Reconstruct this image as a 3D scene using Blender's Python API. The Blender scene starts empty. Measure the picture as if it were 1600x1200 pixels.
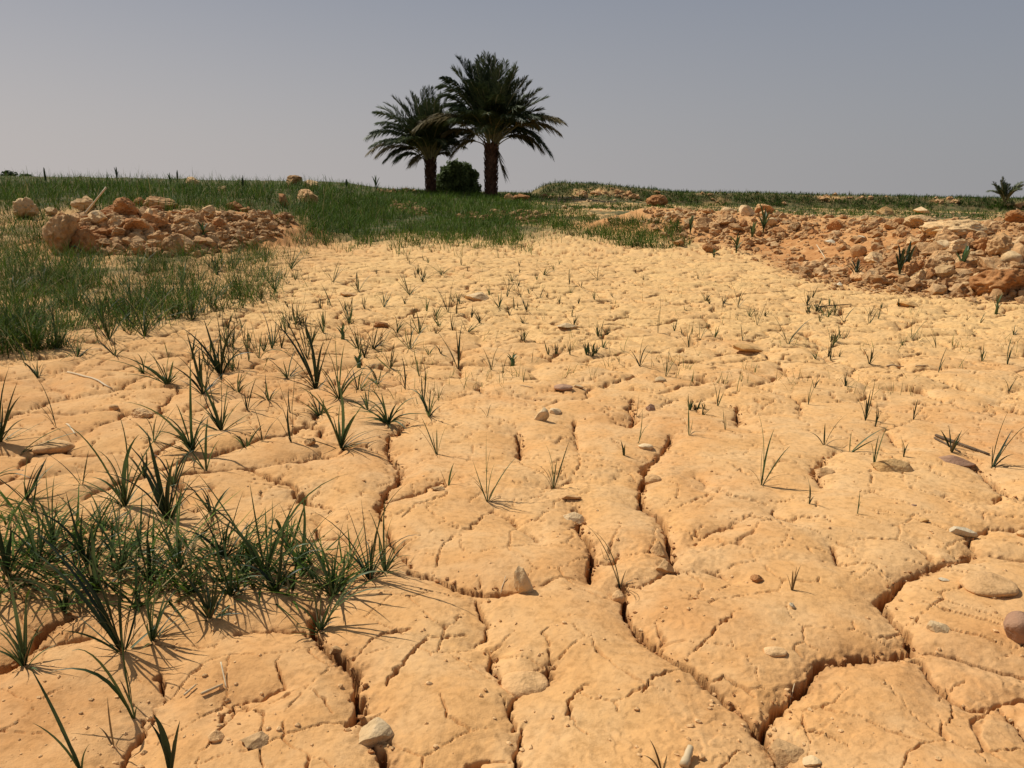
import bpy, bmesh, math, random
import numpy as np
from mathutils import Vector, noise as mnoise, Matrix

rnd = random.Random(7)
R = math.radians
scene = bpy.context.scene
COL = scene.collection

# ------------------------------------------------------------------ camera, sky, sun, exposure
CAM_H = 0.70
PITCH = R(13.5)
ROLL = R(1.07)
F = 1250.0                                   # focal length in pixels of the 1600 px wide photograph
cp, sp = math.cos(PITCH), math.sin(PITCH)
_r0 = Vector((1, 0, 0)); _u0 = Vector((0, sp, cp)); FWD = Vector((0, cp, -sp))
RIGHT = _r0 * math.cos(ROLL) + _u0 * math.sin(ROLL)
UP = _u0 * math.cos(ROLL) - _r0 * math.sin(ROLL)
cam_data = bpy.data.cameras.new('camera')
cam_data.sensor_width = 36.0
cam_data.lens = 36.0 * F / 1600.0
cam_data.clip_start = 0.02
cam_data.clip_end = 3000
cam = bpy.data.objects.new('camera', cam_data)
COL.objects.link(cam)
m = Matrix((RIGHT, UP, -FWD)).transposed().to_4x4()
m.translation = Vector((0, 0, CAM_H))
cam.matrix_world = m
scene.camera = cam

SUN_EL = R(50)
SUN_AZ_VEC = Vector((-0.84, 0.54, 0)).normalized()    # towards the sun, on the ground plane
world = bpy.data.worlds.new('World')
scene.world = world
world.use_nodes = True
wn = world.node_tree
wn.nodes.clear()
wo = wn.nodes.new('ShaderNodeOutputWorld')
bg = wn.nodes.new('ShaderNodeBackground')
sky = wn.nodes.new('ShaderNodeTexSky')
sky.sky_type = 'NISHITA'
sky.sun_disc = False
sky.sun_elevation = SUN_EL
sky.sun_rotation = math.atan2(SUN_AZ_VEC.x, SUN_AZ_VEC.y)
sky.dust_density = 4.0
sky.air_density = 1.0
sky.ozone_density = 1.0
# desert dust veil: greys the sky out, slightly pinker on the sun side, bluer above
hsv = wn.nodes.new('ShaderNodeMixRGB')
hsv.blend_type = 'MIX'
hsv.inputs['Fac'].default_value = 0.90
hsv.inputs['Color2'].default_value = (5.0, 5.1, 5.6, 1)
tc = wn.nodes.new('ShaderNodeTexCoord')
sxyz = wn.nodes.new('ShaderNodeSeparateXYZ')
wn.links.new(tc.outputs['Generated'], sxyz.inputs[0])
rx = wn.nodes.new('ShaderNodeMapRange')
rx.inputs['From Min'].default_value = -0.6; rx.inputs['From Max'].default_value = 0.6
wn.links.new(sxyz.outputs['X'], rx.inputs['Value'])
hor = wn.nodes.new('ShaderNodeMixRGB')            # horizon colour, left to right
hor.inputs['Color1'].default_value = (5.45, 5.05, 4.9, 1)
hor.inputs['Color2'].default_value = (3.35, 3.35, 3.45, 1)
wn.links.new(rx.outputs[0], hor.inputs['Fac'])
rz = wn.nodes.new('ShaderNodeMapRange')
rz.inputs['From Min'].default_value = 0.0; rz.inputs['From Max'].default_value = 0.30
wn.links.new(sxyz.outputs['Z'], rz.inputs['Value'])
ver = wn.nodes.new('ShaderNodeMixRGB')
ver.inputs['Color2'].default_value = (2.12, 2.44, 3.12, 1)
wn.links.new(rz.outputs[0], ver.inputs['Fac'])
wn.links.new(hor.outputs[0], ver.inputs['Color1'])
wn.links.new(sky.outputs[0], hsv.inputs['Color1'])
wn.links.new(ver.outputs[0], hsv.inputs['Color2'])
wn.links.new(hsv.outputs[0], bg.inputs['Color'])
bg.inputs['Strength'].default_value = 0.10
wn.links.new(bg.outputs[0], wo.inputs['Surface'])

sun_data = bpy.data.lights.new('sun', 'SUN')
sun_data.energy = 4.7
sun_data.angle = R(0.5)
sun_data.color = (1.0, 0.955, 0.88)
sun = bpy.data.objects.new('sun', sun_data)
COL.objects.link(sun)
sdir = SUN_AZ_VEC * math.cos(SUN_EL) + Vector((0, 0, math.sin(SUN_EL)))
sun.rotation_euler = sdir.to_track_quat('Z', 'Y').to_euler()
sun.location = (0, 0, 20)

scene.view_settings.view_transform = 'Standard'
scene.view_settings.look = 'None'
scene.view_settings.exposure = 0.0
scene.view_settings.gamma = 1.0
scene.view_settings.use_curve_mapping = False
scene.render.engine = 'CYCLES'
scene.cycles.max_bounces = 5
scene.cycles.transparent_max_bounces = 4

# ------------------------------------------------------------------ numeric helpers
def ray_dir(px, py):
    a = (np.asarray(px, float) - 800.0) / F
    b = (600.0 - np.asarray(py, float)) / F
    return (RIGHT.x * a + UP.x * b + FWD.x, RIGHT.y * a + UP.y * b + FWD.y, RIGHT.z * a + UP.z * b + FWD.z)

def on_plane(px, py, z=0.0):
    dx, dy, dz = ray_dir(px, py)
    t = (z - CAM_H) / dz
    return dx * t, dy * t

_prng = np.random.RandomState(11)
_perm = _prng.permutation(1024)
_gang = _prng.rand(1024) * 2 * np.pi
_gx, _gy = np.cos(_gang), np.sin(_gang)
def _h(ix, iy, s):
    return _perm[(_perm[(ix + s * 131) & 1023] + iy) & 1023]
def perlin(x, y, s=0):
    ix = np.floor(x).astype(np.int64); iy = np.floor(y).astype(np.int64)
    fx = x - ix; fy = y - iy
    ux = fx * fx * fx * (fx * (fx * 6 - 15) + 10); uy = fy * fy * fy * (fy * (fy * 6 - 15) + 10)
    def g(a, b):
        h = _h(ix + a, iy + b, s)
        return _gx[h] * (fx - a) + _gy[h] * (fy - b)
    a = g(0, 0); b = g(1, 0); c = g(0, 1); d = g(1, 1)
    return 1.4 * ((a + (b - a) * ux) * (1 - uy) + (c + (d - c) * ux) * uy)
def fbm(x, y, scale, octv=3, s=0, rough=0.5):
    v = 0; amp = 1.0; f = 1.0 / scale; n = 0
    for o in range(octv):
        v = v + amp * perlin(x * f + 17.3 * o, y * f - 9.1 * o, s + o)
        n += amp; amp *= rough; f *= 2.03
    return v / n
def ss(a, b, v):
    t = np.clip((v - a) / (b - a), 0, 1)
    return t * t * (3 - 2 * t)
def voronoi(x, y, cell, s=0):
    """distance to the nearest cell edge (F2-F1)/2 in metres"""
    X = x / cell; Y = y / cell
    ix = np.floor(X).astype(np.int64); iy = np.floor(Y).astype(np.int64)
    f1 = np.full(X.shape, 9.0); f2 = np.full(X.shape, 9.0)
    for a in (-1, 0, 1):
        for b in (-1, 0, 1):
            h = _h(ix + a, iy + b, s)
            jx = ix + a + 0.5 + 0.42 * _gx[h]; jy = iy + b + 0.5 + 0.42 * _gy[h]
            d = np.hypot(X - jx, Y - jy)
            f2 = np.minimum(f2, np.maximum(f1, d)); f1 = np.minimum(f1, d)
    return (f2 - f1) * 0.5 * cell
def poly_sd(x, y, poly):
    """signed distance, positive inside"""
    d = np.full(x.shape, 1e9); inside = np.zeros(x.shape, bool)
    n = len(poly)
    for i in range(n):
        ax, ay = poly[i]; bx, by = poly[(i + 1) % n]
        ex, ey = bx - ax, by - ay
        t = np.clip(((x - ax) * ex + (y - ay) * ey) / (ex * ex + ey * ey), 0, 1)
        d = np.minimum(d, np.hypot(x - ax - t * ex, y - ay - t * ey))
        c = (ay > y) != (by > y)
        with np.errstate(divide='ignore', invalid='ignore'):
            xi = (bx - ax) * (y - ay) / (by - ay if by != ay else 1e-9) + ax
        inside ^= c & (x < xi)
    return np.where(inside, d, -d)

# ------------------------------------------------------------------ the lie of the land
RUBBLE = [(0.9, 13.2), (1.7, 12.2), (2.5, 11.0), (3.0, 10.2), (2.95, 9.0), (2.72, 8.0), (2.6, 7.2), (2.75, 6.5), (3.3, 5.9),
          (3.9, 5.35), (5.5, 4.6), (9, 4.5), (14, 8), (14, 14.2), (7, 13.6), (4, 14.6), (1.6, 15.2)]
HEAP = [(-4.75, 7.7), (-4.1, 7.15), (-3.3, 7.5), (-2.75, 8.4), (-2.45, 9.6), (-2.5, 10.9), (-3.4, 10.9), (-4.2, 9.7), (-5.0, 8.9)]
FARBANK = [(0.6, 29), (3, 27.5), (8, 28.5), (14, 28), (20, 28), (45, 30), (45, 46), (1.5, 46), (0.3, 32)]
def base_height(x, y):
    w = ss(0.5, 5.0, x - 0.05 * y)
    ramp = np.clip(0.036 * (y - 9), 0, None)
    ramp = np.where(y > 25, 0.576 + 0.0 * y, ramp)
    ramp = ramp * (1 - w * (0.45 + 0.0 * y))
    z = ramp
    far = ss(46, 80, y)
    z = z * (1 - far) + far * 0.42
    # grassy bank behind the left heap, falling to the right
    edge = -2.0 - 0.10 * (y - 9) + 0.3 * perlin(y * 0.35, x * 0 + 3.3, 5)
    lb = ss(0.0, 2.2, edge - x) * ss(9.2, 12.0, y) * (1 - ss(20, 40, y) * 0.5)
    z = z + (0.21 + 0.08 * fbm(x, y, 1.7, 2, 35)) * lb
    # general rise of the ground at left
    z = z + 0.10 * ss(0.0, 3.0, -x - 1.6) * ss(3.0, 8.0, y)
    # left heap
    sh = poly_sd(x, y, HEAP)
    z = z + 0.30 * ss(-0.2, 0.9, sh)
    # right rubble ridge
    sr = poly_sd(x, y, RUBBLE)
    z = z + (0.30 + 0.10 * ss(4, 8, -np.abs(x - 3) + 8) * 0) * ss(-0.10, 1.25, sr) + 0.10 * ss(0.6, 2.0, sr) * (1 - ss(9, 12, y))
    # far bank
    sb = poly_sd(x, y, FARBANK)
    z = z + (0.44 + 0.05 * fbm(x, y, 5.0, 2, 33)) * ss(-0.2, 1.2, sb + 0.35 * fbm(x, y, 1.6, 2, 30))
    return z, sh, sr, sb

# cracks traced in the photograph and laid out on the ground: (width class, points)
CR = '''
3 637,672 612,690 603,706 614,722 628,742 626,758 606,770 597,788 592,806
2 592,806 600,826 615,855 640,888
3 640,893 665,903 700,918 735,930 760,936 790,938 812,930 835,927
1 835,927 870,922 915,918
3 898,800 905,812 900,828 912,845 922,862 925,885 921,915
2 930,888 945,890 960,888 968,872
3 1047,685 1040,705 1020,720 1008,735 1005,755 1002,780 1005,795 1020,805 1035,820 1043,840 1047,865 1048,885 1040,900 1055,910
3 970,925 975,950 978,970 985,985 1000,1005 1020,1025 1040,1040 1060,1055 1080,1070 1095,1080 1110,1095 1130,1108 1155,1130 1170,1145 1185,1160 1200,1175 1215,1198 1225,1225
2 975,925 1000,930 1015,925 1035,915 1050,903
3 1190,1155 1205,1140 1215,1125 1235,1110 1250,1090 1262,1075 1285,1058 1310,1050 1340,1046 1370,1043 1400,1035 1425,1030
2 1425,1030 1470,1035 1520,1050 1560,1060 1640,1070
3 1425,1030 1415,1010 1400,985 1385,965 1372,955 1385,940 1395,930 1410,918 1440,908 1470,900 1500,890 1520,875
2 1520,875 1515,862 1520,850 1545,838 1575,840 1640,835
2 1520,878 1560,884 1640,890
2 1425,1045 1440,1055 1455,1080 1475,1095 1495,1115 1515,1125 1550,1115 1575,1110 1640,1095
2 1555,1120 1570,1135 1600,1165 1640,1190
1 1480,1090 1495,1118 1485,1140 1472,1162
2 1078,862 1095,852 1113,843 1130,838 1144,836
1 1144,836 1165,822 1200,832 1230,828 1245,822 1285,823 1300,835
2 1205,804 1220,820 1238,828
1 1205,800 1215,793 1238,792
2 1100,908 1120,912 1145,922
1 1145,925 1125,940
2 1300,868 1308,895
1 1280,895 1310,895 1350,898 1370,905 1392,925
1 1320,862 1360,860 1400,862 1430,866
2 1430,866 1450,885 1465,898
1 1160,978 1140,990 1115,1010 1095,1030 1075,1048
2 745,945 748,960 760,982 755,1005 745,1018
3 768,1030 770,1055 780,1065 790,1078 810,1090 835,1085 850,1075 858,1055
1 745,1018 760,1022 768,1030
2 810,1090 805,1110 798,1120 800,1135 803,1150
1 780,1105 795,1118
2 815,1150 812,1180 808,1230
1 858,1050 855,1025 845,1010 864,1000
1 596,1008 645,998
1 670,1008 660,1025 640,1045 620,1065 600,1085
1 670,1008 700,1005 730,1002
1 660,930 700,940 745,942
1 895,1105 888,1120 885,1140 900,1155 915,1172
1 897,1105 920,1092
1 1060,1068 1040,1075 1020,1090 1002,1110
3 490,955 492,990 500,1010 520,1030 540,1045 555,1065 565,1090 568,1120 555,1135 545,1145
3 568,1140 590,1180 612,1230
2 370,995 400,990 440,992 470,990 492,1000
3 -40,1075 0,1055 20,1045 40,1025 60,1000 90,980 120,965
2 41,1026 70,1015 99,1007 144,1001
2 243,1060 250,1078 256,1094
2 225,1124 227,1145 206,1173 194,1200 185,1230
2 375,1103 395,1098 412,1097 425,1090 439,1085
1 375,1103 350,1125 348,1150 330,1180 300,1198
1 375,1108 406,1124 414,1153 408,1178 410,1220
1 443,1041 437,1066 441,1085
1 555,1041 577,1017 610,1002 648,998
2 698,758 673,766 650,778 600,792
1 698,758 697,781 678,791 645,808
1 628,818 660,800 690,800
3 806,684 814,706 812,723
1 812,723 820,738 850,748
2 894,662 900,678 902,708
1 902,708 906,719 908,734 894,756
2 894,756 872,764 850,766
1 917,740 947,738 975,741 1000,760
3 987,628 987,647 994,659 981,669 969,667
1 969,667 950,660 925,640 905,635
1 987,667 1006,656 1034,640
2 1034,640 1050,631 1062,625
3 1147,640 1155,653 1152,669
3 1290,722 1281,731 1269,747 1275,756 1284,772
2 1320,712 1300,716 1290,722
1 1125,734 1147,741 1160,750 1175,756
2 1087,750 1103,762 1106,775
1 1106,775 1098,786 1081,794 1055,804
1 1131,787 1175,794 1206,800
2 1231,622 1240,616 1247,600
1 1231,622 1200,640 1180,650
3 1507,733 1533,750 1560,777 1580,790
2 1580,790 1600,797 1640,800
2 1543,800 1552,793 1562,785
1 1413,650 1430,637 1450,628
2 1557,630 1573,647 1600,652 1640,655
1 1357,750 1360,765 1363,780
1 1427,760 1429,772
2 1387,677 1400,700
2 124,622 107,640 85,648 62,660
1 136,708 120,725 128,745
2 140,762 115,768 82,772 40,774 -30,776
1 142,690 136,708
1 412,791 450,800 536,803 560,812
2 491,700 520,702 556,702 590,710
1 536,735 520,770 560,785
1 700,835 735,838 768,800
2 768,800 800,815 812,830 840,852
1 675,905 690,870 712,845
1 745,910 755,930
1 1093,835 1085,850 1095,860
1 470,1090 500,1100 520,1130
2 700,1222 760,1196 800,1198
1 870,700 885,690 897,694
1 1340,905 1325,925
1 1240,1165 1280,1178 1330,1200
1 1100,1085 1130,1082 1160,1100 1175,1112
1 1460,1000 1500,1012 1540,1020 1580,1030
1 1440,960 1480,975 1520,985 1555,1000
'''
cracks = []
for ln in CR.strip().splitlines():
    k, *pts = ln.split()
    P = [tuple(map(float, p.split(','))) for p in pts]
    xs, ys = on_plane([p[0] for p in P], [p[1] for p in P])
    cracks.append((int(k), list(zip(xs, ys))))

# ------------------------------------------------------------------ ground grid
def make_rows():
    a0, a1 = math.atan2(CAM_H, 0.62), math.atan2(CAM_H, 3.0)
    near = [CAM_H / math.tan(a0 + (a1 - a0) * i / 510.0) for i in range(511)]
    near += [3.0 * 3.0 ** (i / 320.0) for i in range(1, 321)]
    mid = [9.0 * (36.0 / 9.0) ** (i / 130.0) for i in range(1, 131)]
    far = [36.0 * (900.0 / 36.0) ** (i / 34.0) for i in range(1, 35)]
    back = [-2.0, -1.2, -0.6, -0.2, 0.05, 0.2, 0.3, 0.4, 0.48, 0.54, 0.58, 0.60]
    return np.array(back + near + mid + far)
ROWS = make_rows()
uc = np.linspace(-0.82, 0.82, 861)
uo = 0.82 + np.cumsum(np.concatenate([np.linspace(0.003, 0.014, 80), np.linspace(0.02, 0.35, 14)]))
US = np.concatenate([-uo[::-1], uc, uo])
RY = np.maximum(ROWS, 0.60)                       # fan radius used for x
X = US[None, :] * RY[:, None]
Y = np.repeat(ROWS[:, None], len(US), 1)
NR, NC = X.shape

base, SH, SR, SB = base_height(X, Y)
dist = np.hypot(X, Y)
field = 1 - ss(-0.15, 0.25, SR)
field = field * (1 - ss(-0.1, 0.3, SH))
wildL = ss(0.0, 1.0, -X - 1.3 - 0.28 * np.clip(5.2 - Y, 0, 9) ) * ss(2.5, 4.0, Y)     # churned ground at left

wq = 0.015 + 0.012 * ss(1.3, 2.4, Y)
wx = wq * fbm(X, Y, 0.06, 4, 41, 0.6) ; wy = wq * fbm(X, Y, 0.06, 4, 51, 0.6)
jx = X + wx + 0.0035 * perlin(X / 0.012, Y / 0.012, 3); jy = Y + wy + 0.0035 * perlin(X / 0.012, Y / 0.012, 4)
D = {1: np.full(X.shape, 9.0), 2: np.full(X.shape, 9.0), 3: np.full(X.shape, 9.0)}
RAD = {1: 0.05, 2: 0.30, 3: 0.34}
for k, P in cracks:
    rad = RAD[k]
    plen = sum(math.hypot(q[0] - p[0], q[1] - p[1]) for p, q in zip(P[:-1], P[1:]))
    for (ax, ay), (bx, by) in zip(P[:-1], P[1:]):
        r0 = np.searchsorted(ROWS, min(ay, by) - rad); r1 = np.searchsorted(ROWS, max(ay, by) + rad)
        if r1 <= r0: continue
        lo = min(ax, bx) - rad; hi = max(ax, bx) + rad
        ry = RY[r0:r1]
        c0 = np.searchsorted(US, min(lo / ry.min(), lo / ry.max())); c1 = np.searchsorted(US, max(hi / ry.min(), hi / ry.max()))
        if c1 <= c0: continue
        qx = jx[r0:r1, c0:c1]; qy = jy[r0:r1, c0:c1]
        ex, ey = bx - ax, by - ay
        t = np.clip(((qx - ax) * ex + (qy - ay) * ey) / (ex * ex + ey * ey + 1e-12), 0, 1)
        d = np.hypot(qx - ax - t * ex, qy - ay - t * ey)
        if plen < 0.30:                              # short cracks close up towards their ends
            de = np.minimum(np.hypot(qx - P[0][0], qy - P[0][1]), np.hypot(qx - P[-1][0], qy - P[-1][1]))
            d = d + (0.0010, 0.0022, 0.0048)[k - 1] * (1 - np.clip(de / 0.035, 0, 1))
        v = D[k][r0:r1, c0:c1]
        np.minimum(v, d, out=v)
T = (1 - ss(0.19, 0.26, -US)[None, :] * ss(1.35, 1.6, Y)) * (1 - ss(2.35, 3.0, Y)) * (1 - ss(0.78, 0.9, np.abs(US))[None, :]) * ss(0.5, 0.6, Y)
wob = fbm(X, Y, 0.05, 3, 61)
wide = np.clip(0.72 + 1.25 * wob, 0.10, 1.7)
dmaj = np.minimum(D[3], D[2] + 0.004)
# natural cells further out
vx = X + 0.06 * fbm(X, Y, 0.25, 2, 71) + wx; vy = Y + 0.06 * fbm(X, Y, 0.25, 2, 72) + wy
dv = voronoi(vx, vy, 0.30, 5)
dv2 = voronoi(vx * 1.0 + 3, vy + 5, 0.115, 9)
mask2 = ss(-0.20, 0.15, fbm(X, Y, 0.16, 3, 77))
openv = ss(-0.25, 0.25, fbm(X, Y, 0.22, 2, 79))
z = base.copy()
z += 0.022 * fbm(X, Y, 1.1, 2, 1) * field + 0.009 * fbm(X, Y, 0.30, 2, 2)
domeT = 0.021 * (1 - np.exp(-(dmaj / 0.04))) + 0.005 * (1 - np.exp(-(dv / 0.05)))
domeV = (0.023 - 0.003 * ss(3.0, 6.0, Y)) * (1 - np.exp(-(dv / 0.04))) + 0.012 * fbm(X, Y, 0.22, 2, 7)
dome = (T * domeT + (1 - T) * domeV) * field
z += dome
rough_ = ss(0.0, 0.45, fbm(X, Y, 0.40, 3, 19))
z += 0.0045 * fbm(X, Y, 0.11, 2, 12) + 0.0020 * fbm(X, Y, 0.020, 3, 15) * (0.12 + 1.4 * rough_)
def terrace(h, step, sharp=0.25):
    q = h / step; f = np.floor(q); r_ = q - f
    return (f + ss(0.5 - sharp, 0.5 + sharp, r_)) * step
tq = fbm(X, Y, 0.13, 4, 23, 0.6)
z += 0.013 * (terrace(tq, 0.22, 0.06) - tq) * (0.25 + 0.9 * rough_) * field
# cracks proper: narrow, deep, crumbly
def groove(d, w, depth):
    return depth * (1 - ss(0.45, 1.0, d / w))
w3 = 0.0092 * wide; w2 = 0.0054 * wide; w1 = 0.0027 * np.clip(wide, 0.4, 1.3)
g = np.maximum(groove(D[3], w3, 0.055), np.maximum(groove(D[2], w2, 0.034), groove(D[1], w1, 0.016))) * T
gv = groove(dv, (0.008 + 0.008 * ss(2.5, 4.5, Y)) * wide * openv + 1e-5, 0.045) * (1 - T) * field * (openv > 0.05)
gs = groove(dv2, (0.0019 + 0.0026 * ss(1.8, 4.5, Y)) * np.clip(wide, 0.3, 1.2) * mask2 + 1e-5, 0.013 + 0.014 * ss(1.8, 4.5, Y)) * (mask2 > 0.15) * field * (0.6 + 0.4 * (1 - T))
G = np.maximum(g, np.maximum(gv, gs)) * (1 - ss(1.1, 1.5, np.abs(US))[None, :])
z -= G * (0.8 + 0.35 * fbm(X, Y, 0.012, 2, 91))
# crumbled lips along the widest cracks
lip = np.exp(-(D[3] / 0.020) ** 2) * T * ss(-0.1, 0.3, fbm(X, Y, 0.16, 2, 95))
z += lip * 0.0045 * np.abs(perlin(X / 0.010, Y / 0.010, 8)) * 2 - lip * 0.004
# far field: choppier crust with little ledges
chop = ss(2.4, 4.5, Y) * field
rid = 1 - np.abs(fbm(X, Y, 0.16, 3, 101)) * 2.4
tf = fbm(X, Y, 0.20, 5, 106, 0.62)
z += chop * (0.007 * np.clip(rid, -0.3, 1) + 0.016 * terrace(tf, 0.16, 0.12) + 0.004 * fbm(X, Y, 0.03, 2, 104))
# loose soil: the heaps
loose = np.clip(ss(-0.12, 0.25, SR) + ss(-0.15, 0.35, SH), 0, 1)
smoothpatch = np.exp(-(((X - 3.35) / 0.85) ** 2 + ((Y - 9.0) / 1.6) ** 2))
lum = (1 - np.abs(fbm(X, Y, 0.34, 3, 111)) * 2.2)
z += loose * (1 - 0.75 * smoothpatch) * (0.055 * np.clip(lum, -0.4, 1) + 0.03 * fbm(X, Y, 0.10, 3, 115)) - loose * 0.02
z += loose * 0.008 * fbm(X, Y, 0.04, 2, 117)
z += wildL * 0.02 * fbm(X, Y, 0.2, 3, 121)
# bank face and rough grassland
z += ss(-1, 1, SB) * 0.05 * fbm(X, Y, 0.8, 3, 131) * (1 - ss(60, 100, Y))
z += ss(9.5, 13, Y) * (1 - loose) * 0.035 * fbm(X, Y, 0.9, 3, 141) * (1 - ss(60, 120, Y))
# small landslip of stones on the mound
Z = z

def sample_grid(A, x, y):
    x = np.asarray(x, float); y = np.asarray(y, float)
    r = np.interp(y, ROWS, np.arange(NR)); r0 = np.clip(r.astype(int), 0, NR - 2); fr = r - r0
    u = x / np.maximum(y, 0.60)
    c = np.interp(u, US, np.arange(NC)); c0 = np.clip(c.astype(int), 0, NC - 2); fc = c - c0
    return (A[r0, c0] * (1 - fc) + A[r0, c0 + 1] * fc) * (1 - fr) + (A[r0 + 1, c0] * (1 - fc) + A[r0 + 1, c0 + 1] * fc) * fr
def H(x, y):
    return sample_grid(Z, x, y)
def hit(px, py, tmax=70.0, n=260):
    """where the lines of sight through these pixels meet the ground"""
    px = np.atleast_1d(np.asarray(px, float)); py = np.atleast_1d(np.asarray(py, float))
    dx, dy, dz = ray_dir(px, py)
    ts = 0.7 * (tmax / 0.7) ** (np.arange(n) / (n - 1.0))
    res = np.full(px.shape, np.nan); prev = np.zeros(px.shape) + 0.6
    for t in ts:
        live = np.isnan(res)
        if not live.any(): break
        zz = CAM_H + dz * t
        below = live & (zz < H(dx * t, dy * t))
        if below.any():
            lo = prev[below].copy(); hi = np.full(lo.shape, t)
            ddx, ddy, ddz = dx[below], dy[below], dz[below]
            for _ in range(9):
                mid = 0.5 * (lo + hi)
                b = CAM_H + ddz * mid < H(ddx * mid, ddy * mid)
                hi = np.where(b, mid, hi); lo = np.where(b, lo, mid)
            res[below] = hi
        prev[:] = t
    return dx * res, dy * res, CAM_H + dz * res, res
def P3(px, py):
    x, y, zz, t = hit([px], [py])
    if math.isnan(t[0]):
        raise ValueError('no ground under pixel %s %s' % (px, py))
    return Vector((float(x[0]), float(y[0]), float(zz[0]))), float(t[0])

# ------------------------------------------------------------------ material helpers
def new_mat(name):
    mt = bpy.data.materials.new(name); mt.use_nodes = True
    nt = mt.node_tree; nt.nodes.clear()
    out = nt.nodes.new('ShaderNodeOutputMaterial'); b = nt.nodes.new('ShaderNodeBsdfPrincipled')
    nt.links.new(b.outputs[0], out.inputs['Surface'])
    return mt, nt, b, out
def nd(nt, t, **kw):
    n = nt.nodes.new(t)
    for k, v in kw.items():
        if k in n.inputs: n.inputs[k].default_value = v
        else: setattr(n, k, v)
    return n
def tex(nt, scale, detail=4, rough=0.55, coord=None, dist=0.0):
    n = nd(nt, 'ShaderNodeTexNoise', Scale=scale, Detail=detail, Roughness=rough, Distortion=dist)
    if coord is None:
        c = nd(nt, 'ShaderNodeNewGeometry'); coord = c.outputs['Position']
    nt.links.new(coord, n.inputs['Vector'])
    return n
def ramp(nt, fac, stops):
    r = nt.nodes.new('ShaderNodeValToRGB')
    el = r.color_ramp.elements
    while len(el) < len(stops): el.new(0.5)
    for e, (p, c) in zip(el, stops):
        e.position = p; e.color = tuple(c) + (1,) if len(c) == 3 else c
    nt.links.new(fac, r.inputs[0])
    return r
def mix(nt, fac, a, b, mode='MIX'):
    n = nt.nodes.new('ShaderNodeMixRGB'); n.blend_type = mode
    for s, v in (('Fac', fac), ('Color1', a), ('Color2', b)):
        if hasattr(v, 'links') or hasattr(v, 'is_output'): nt.links.new(v, n.inputs[s])
        elif isinstance(v, (int, float)): n.inputs[s].default_value = v
        else: n.inputs[s].default_value = tuple(v) + (1,)
    return n.outputs[0]
def bump(nt, h, strength, distance, normal=None):
    b = nd(nt, 'ShaderNodeBump', Strength=strength, Distance=distance)
    nt.links.new(h, b.inputs['Height'])
    if normal is not None: nt.links.new(normal, b.inputs['Normal'])
    return b.outputs[0]

M = {}
def mat_ground():
    mt, nt, b, out = new_mat('dried_mud')
    L = nt.links
    geo = nd(nt, 'ShaderNodeNewGeometry'); pos = geo.outputs['Position']
    big = tex(nt, 1.6, 3, 0.5, pos); mid = tex(nt, 9, 4, 0.6, pos, 0.4); fine = tex(nt, 70, 4, 0.65, pos); grain = tex(nt, 420, 3, 0.6, pos)
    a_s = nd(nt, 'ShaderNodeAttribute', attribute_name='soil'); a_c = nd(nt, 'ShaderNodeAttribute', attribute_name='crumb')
    a_g = nd(nt, 'ShaderNodeAttribute', attribute_name='turf'); a_p = nd(nt, 'ShaderNodeAttribute', attribute_name='pale')
    crust = ramp(nt, big.outputs[0], [(0.30, (0.58, 0.292, 0.108)), (0.52, (0.635, 0.350, 0.134)), (0.72, (0.67, 0.390, 0.158))])
    c1 = mix(nt, ramp(nt, mid.outputs[0], [(0.40, (0, 0, 0)), (0.68, (0.55, 0.55, 0.55))]).outputs[0], crust.outputs[0], (0.65, 0.43, 0.215))
    c1 = mix(nt, ramp(nt, tex(nt, 5.5, 4, 0.6, pos, 1.2).outputs[0], [(0.58, (0, 0, 0)), (0.74, (0.45, 0.45, 0.45))]).outputs[0], c1, (0.56, 0.275, 0.090))
    c1 = mix(nt, a_p.outputs['Fac'], c1, (0.68, 0.440, 0.182))
    speck = ramp(nt, fine.outputs[0], [(0.36, (0.80, 0.78, 0.74)), (0.5, (1, 1, 1)), (0.66, (1.06, 1.05, 1.02))])
    c1 = mix(nt, 1.0, c1, speck.outputs[0], 'MULTIPLY')
    soil = ramp(nt, tex(nt, 6, 4, 0.6, pos).outputs[0], [(0.35, (0.38, 0.165, 0.052)), (0.55, (0.47, 0.230, 0.082)), (0.7, (0.58, 0.345, 0.145))])
    c2 = mix(nt, a_s.outputs['Fac'], c1, soil.outputs[0])
    c2 = mix(nt, a_c.outputs['Fac'], c2, (0.27, 0.112, 0.034))  # darker orange crumbled soil, deepened to paint shade into the cracks
    turf = ramp(nt, tex(nt, 5, 4, 0.6, pos).outputs[0], [(0.4, (0.045, 0.065, 0.022)), (0.62, (0.16, 0.12, 0.05))])
    c3 = mix(nt, a_g.outputs['Fac'], c2, turf.outputs[0])
    L.new(c3, b.inputs['Base Color'])
    b.inputs['Roughness'].default_value = 0.93
    b.inputs['Specular IOR Level'].default_value = 0.12
    n1 = bump(nt, fine.outputs[0], 0.22, 0.003)
    pits = nd(nt, 'ShaderNodeTexVoronoi', Scale=150.0); L.new(pos, pits.inputs['Vector'])
    n2 = bump(nt, grain.outputs[0], 0.5, 0.0018, n1)
    n3 = bump(nt, pits.outputs['Distance'], 0.25, 0.002, n2)
    L.new(n3, b.inputs['Normal'])
    return mt
M['ground'] = mat_ground()

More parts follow.
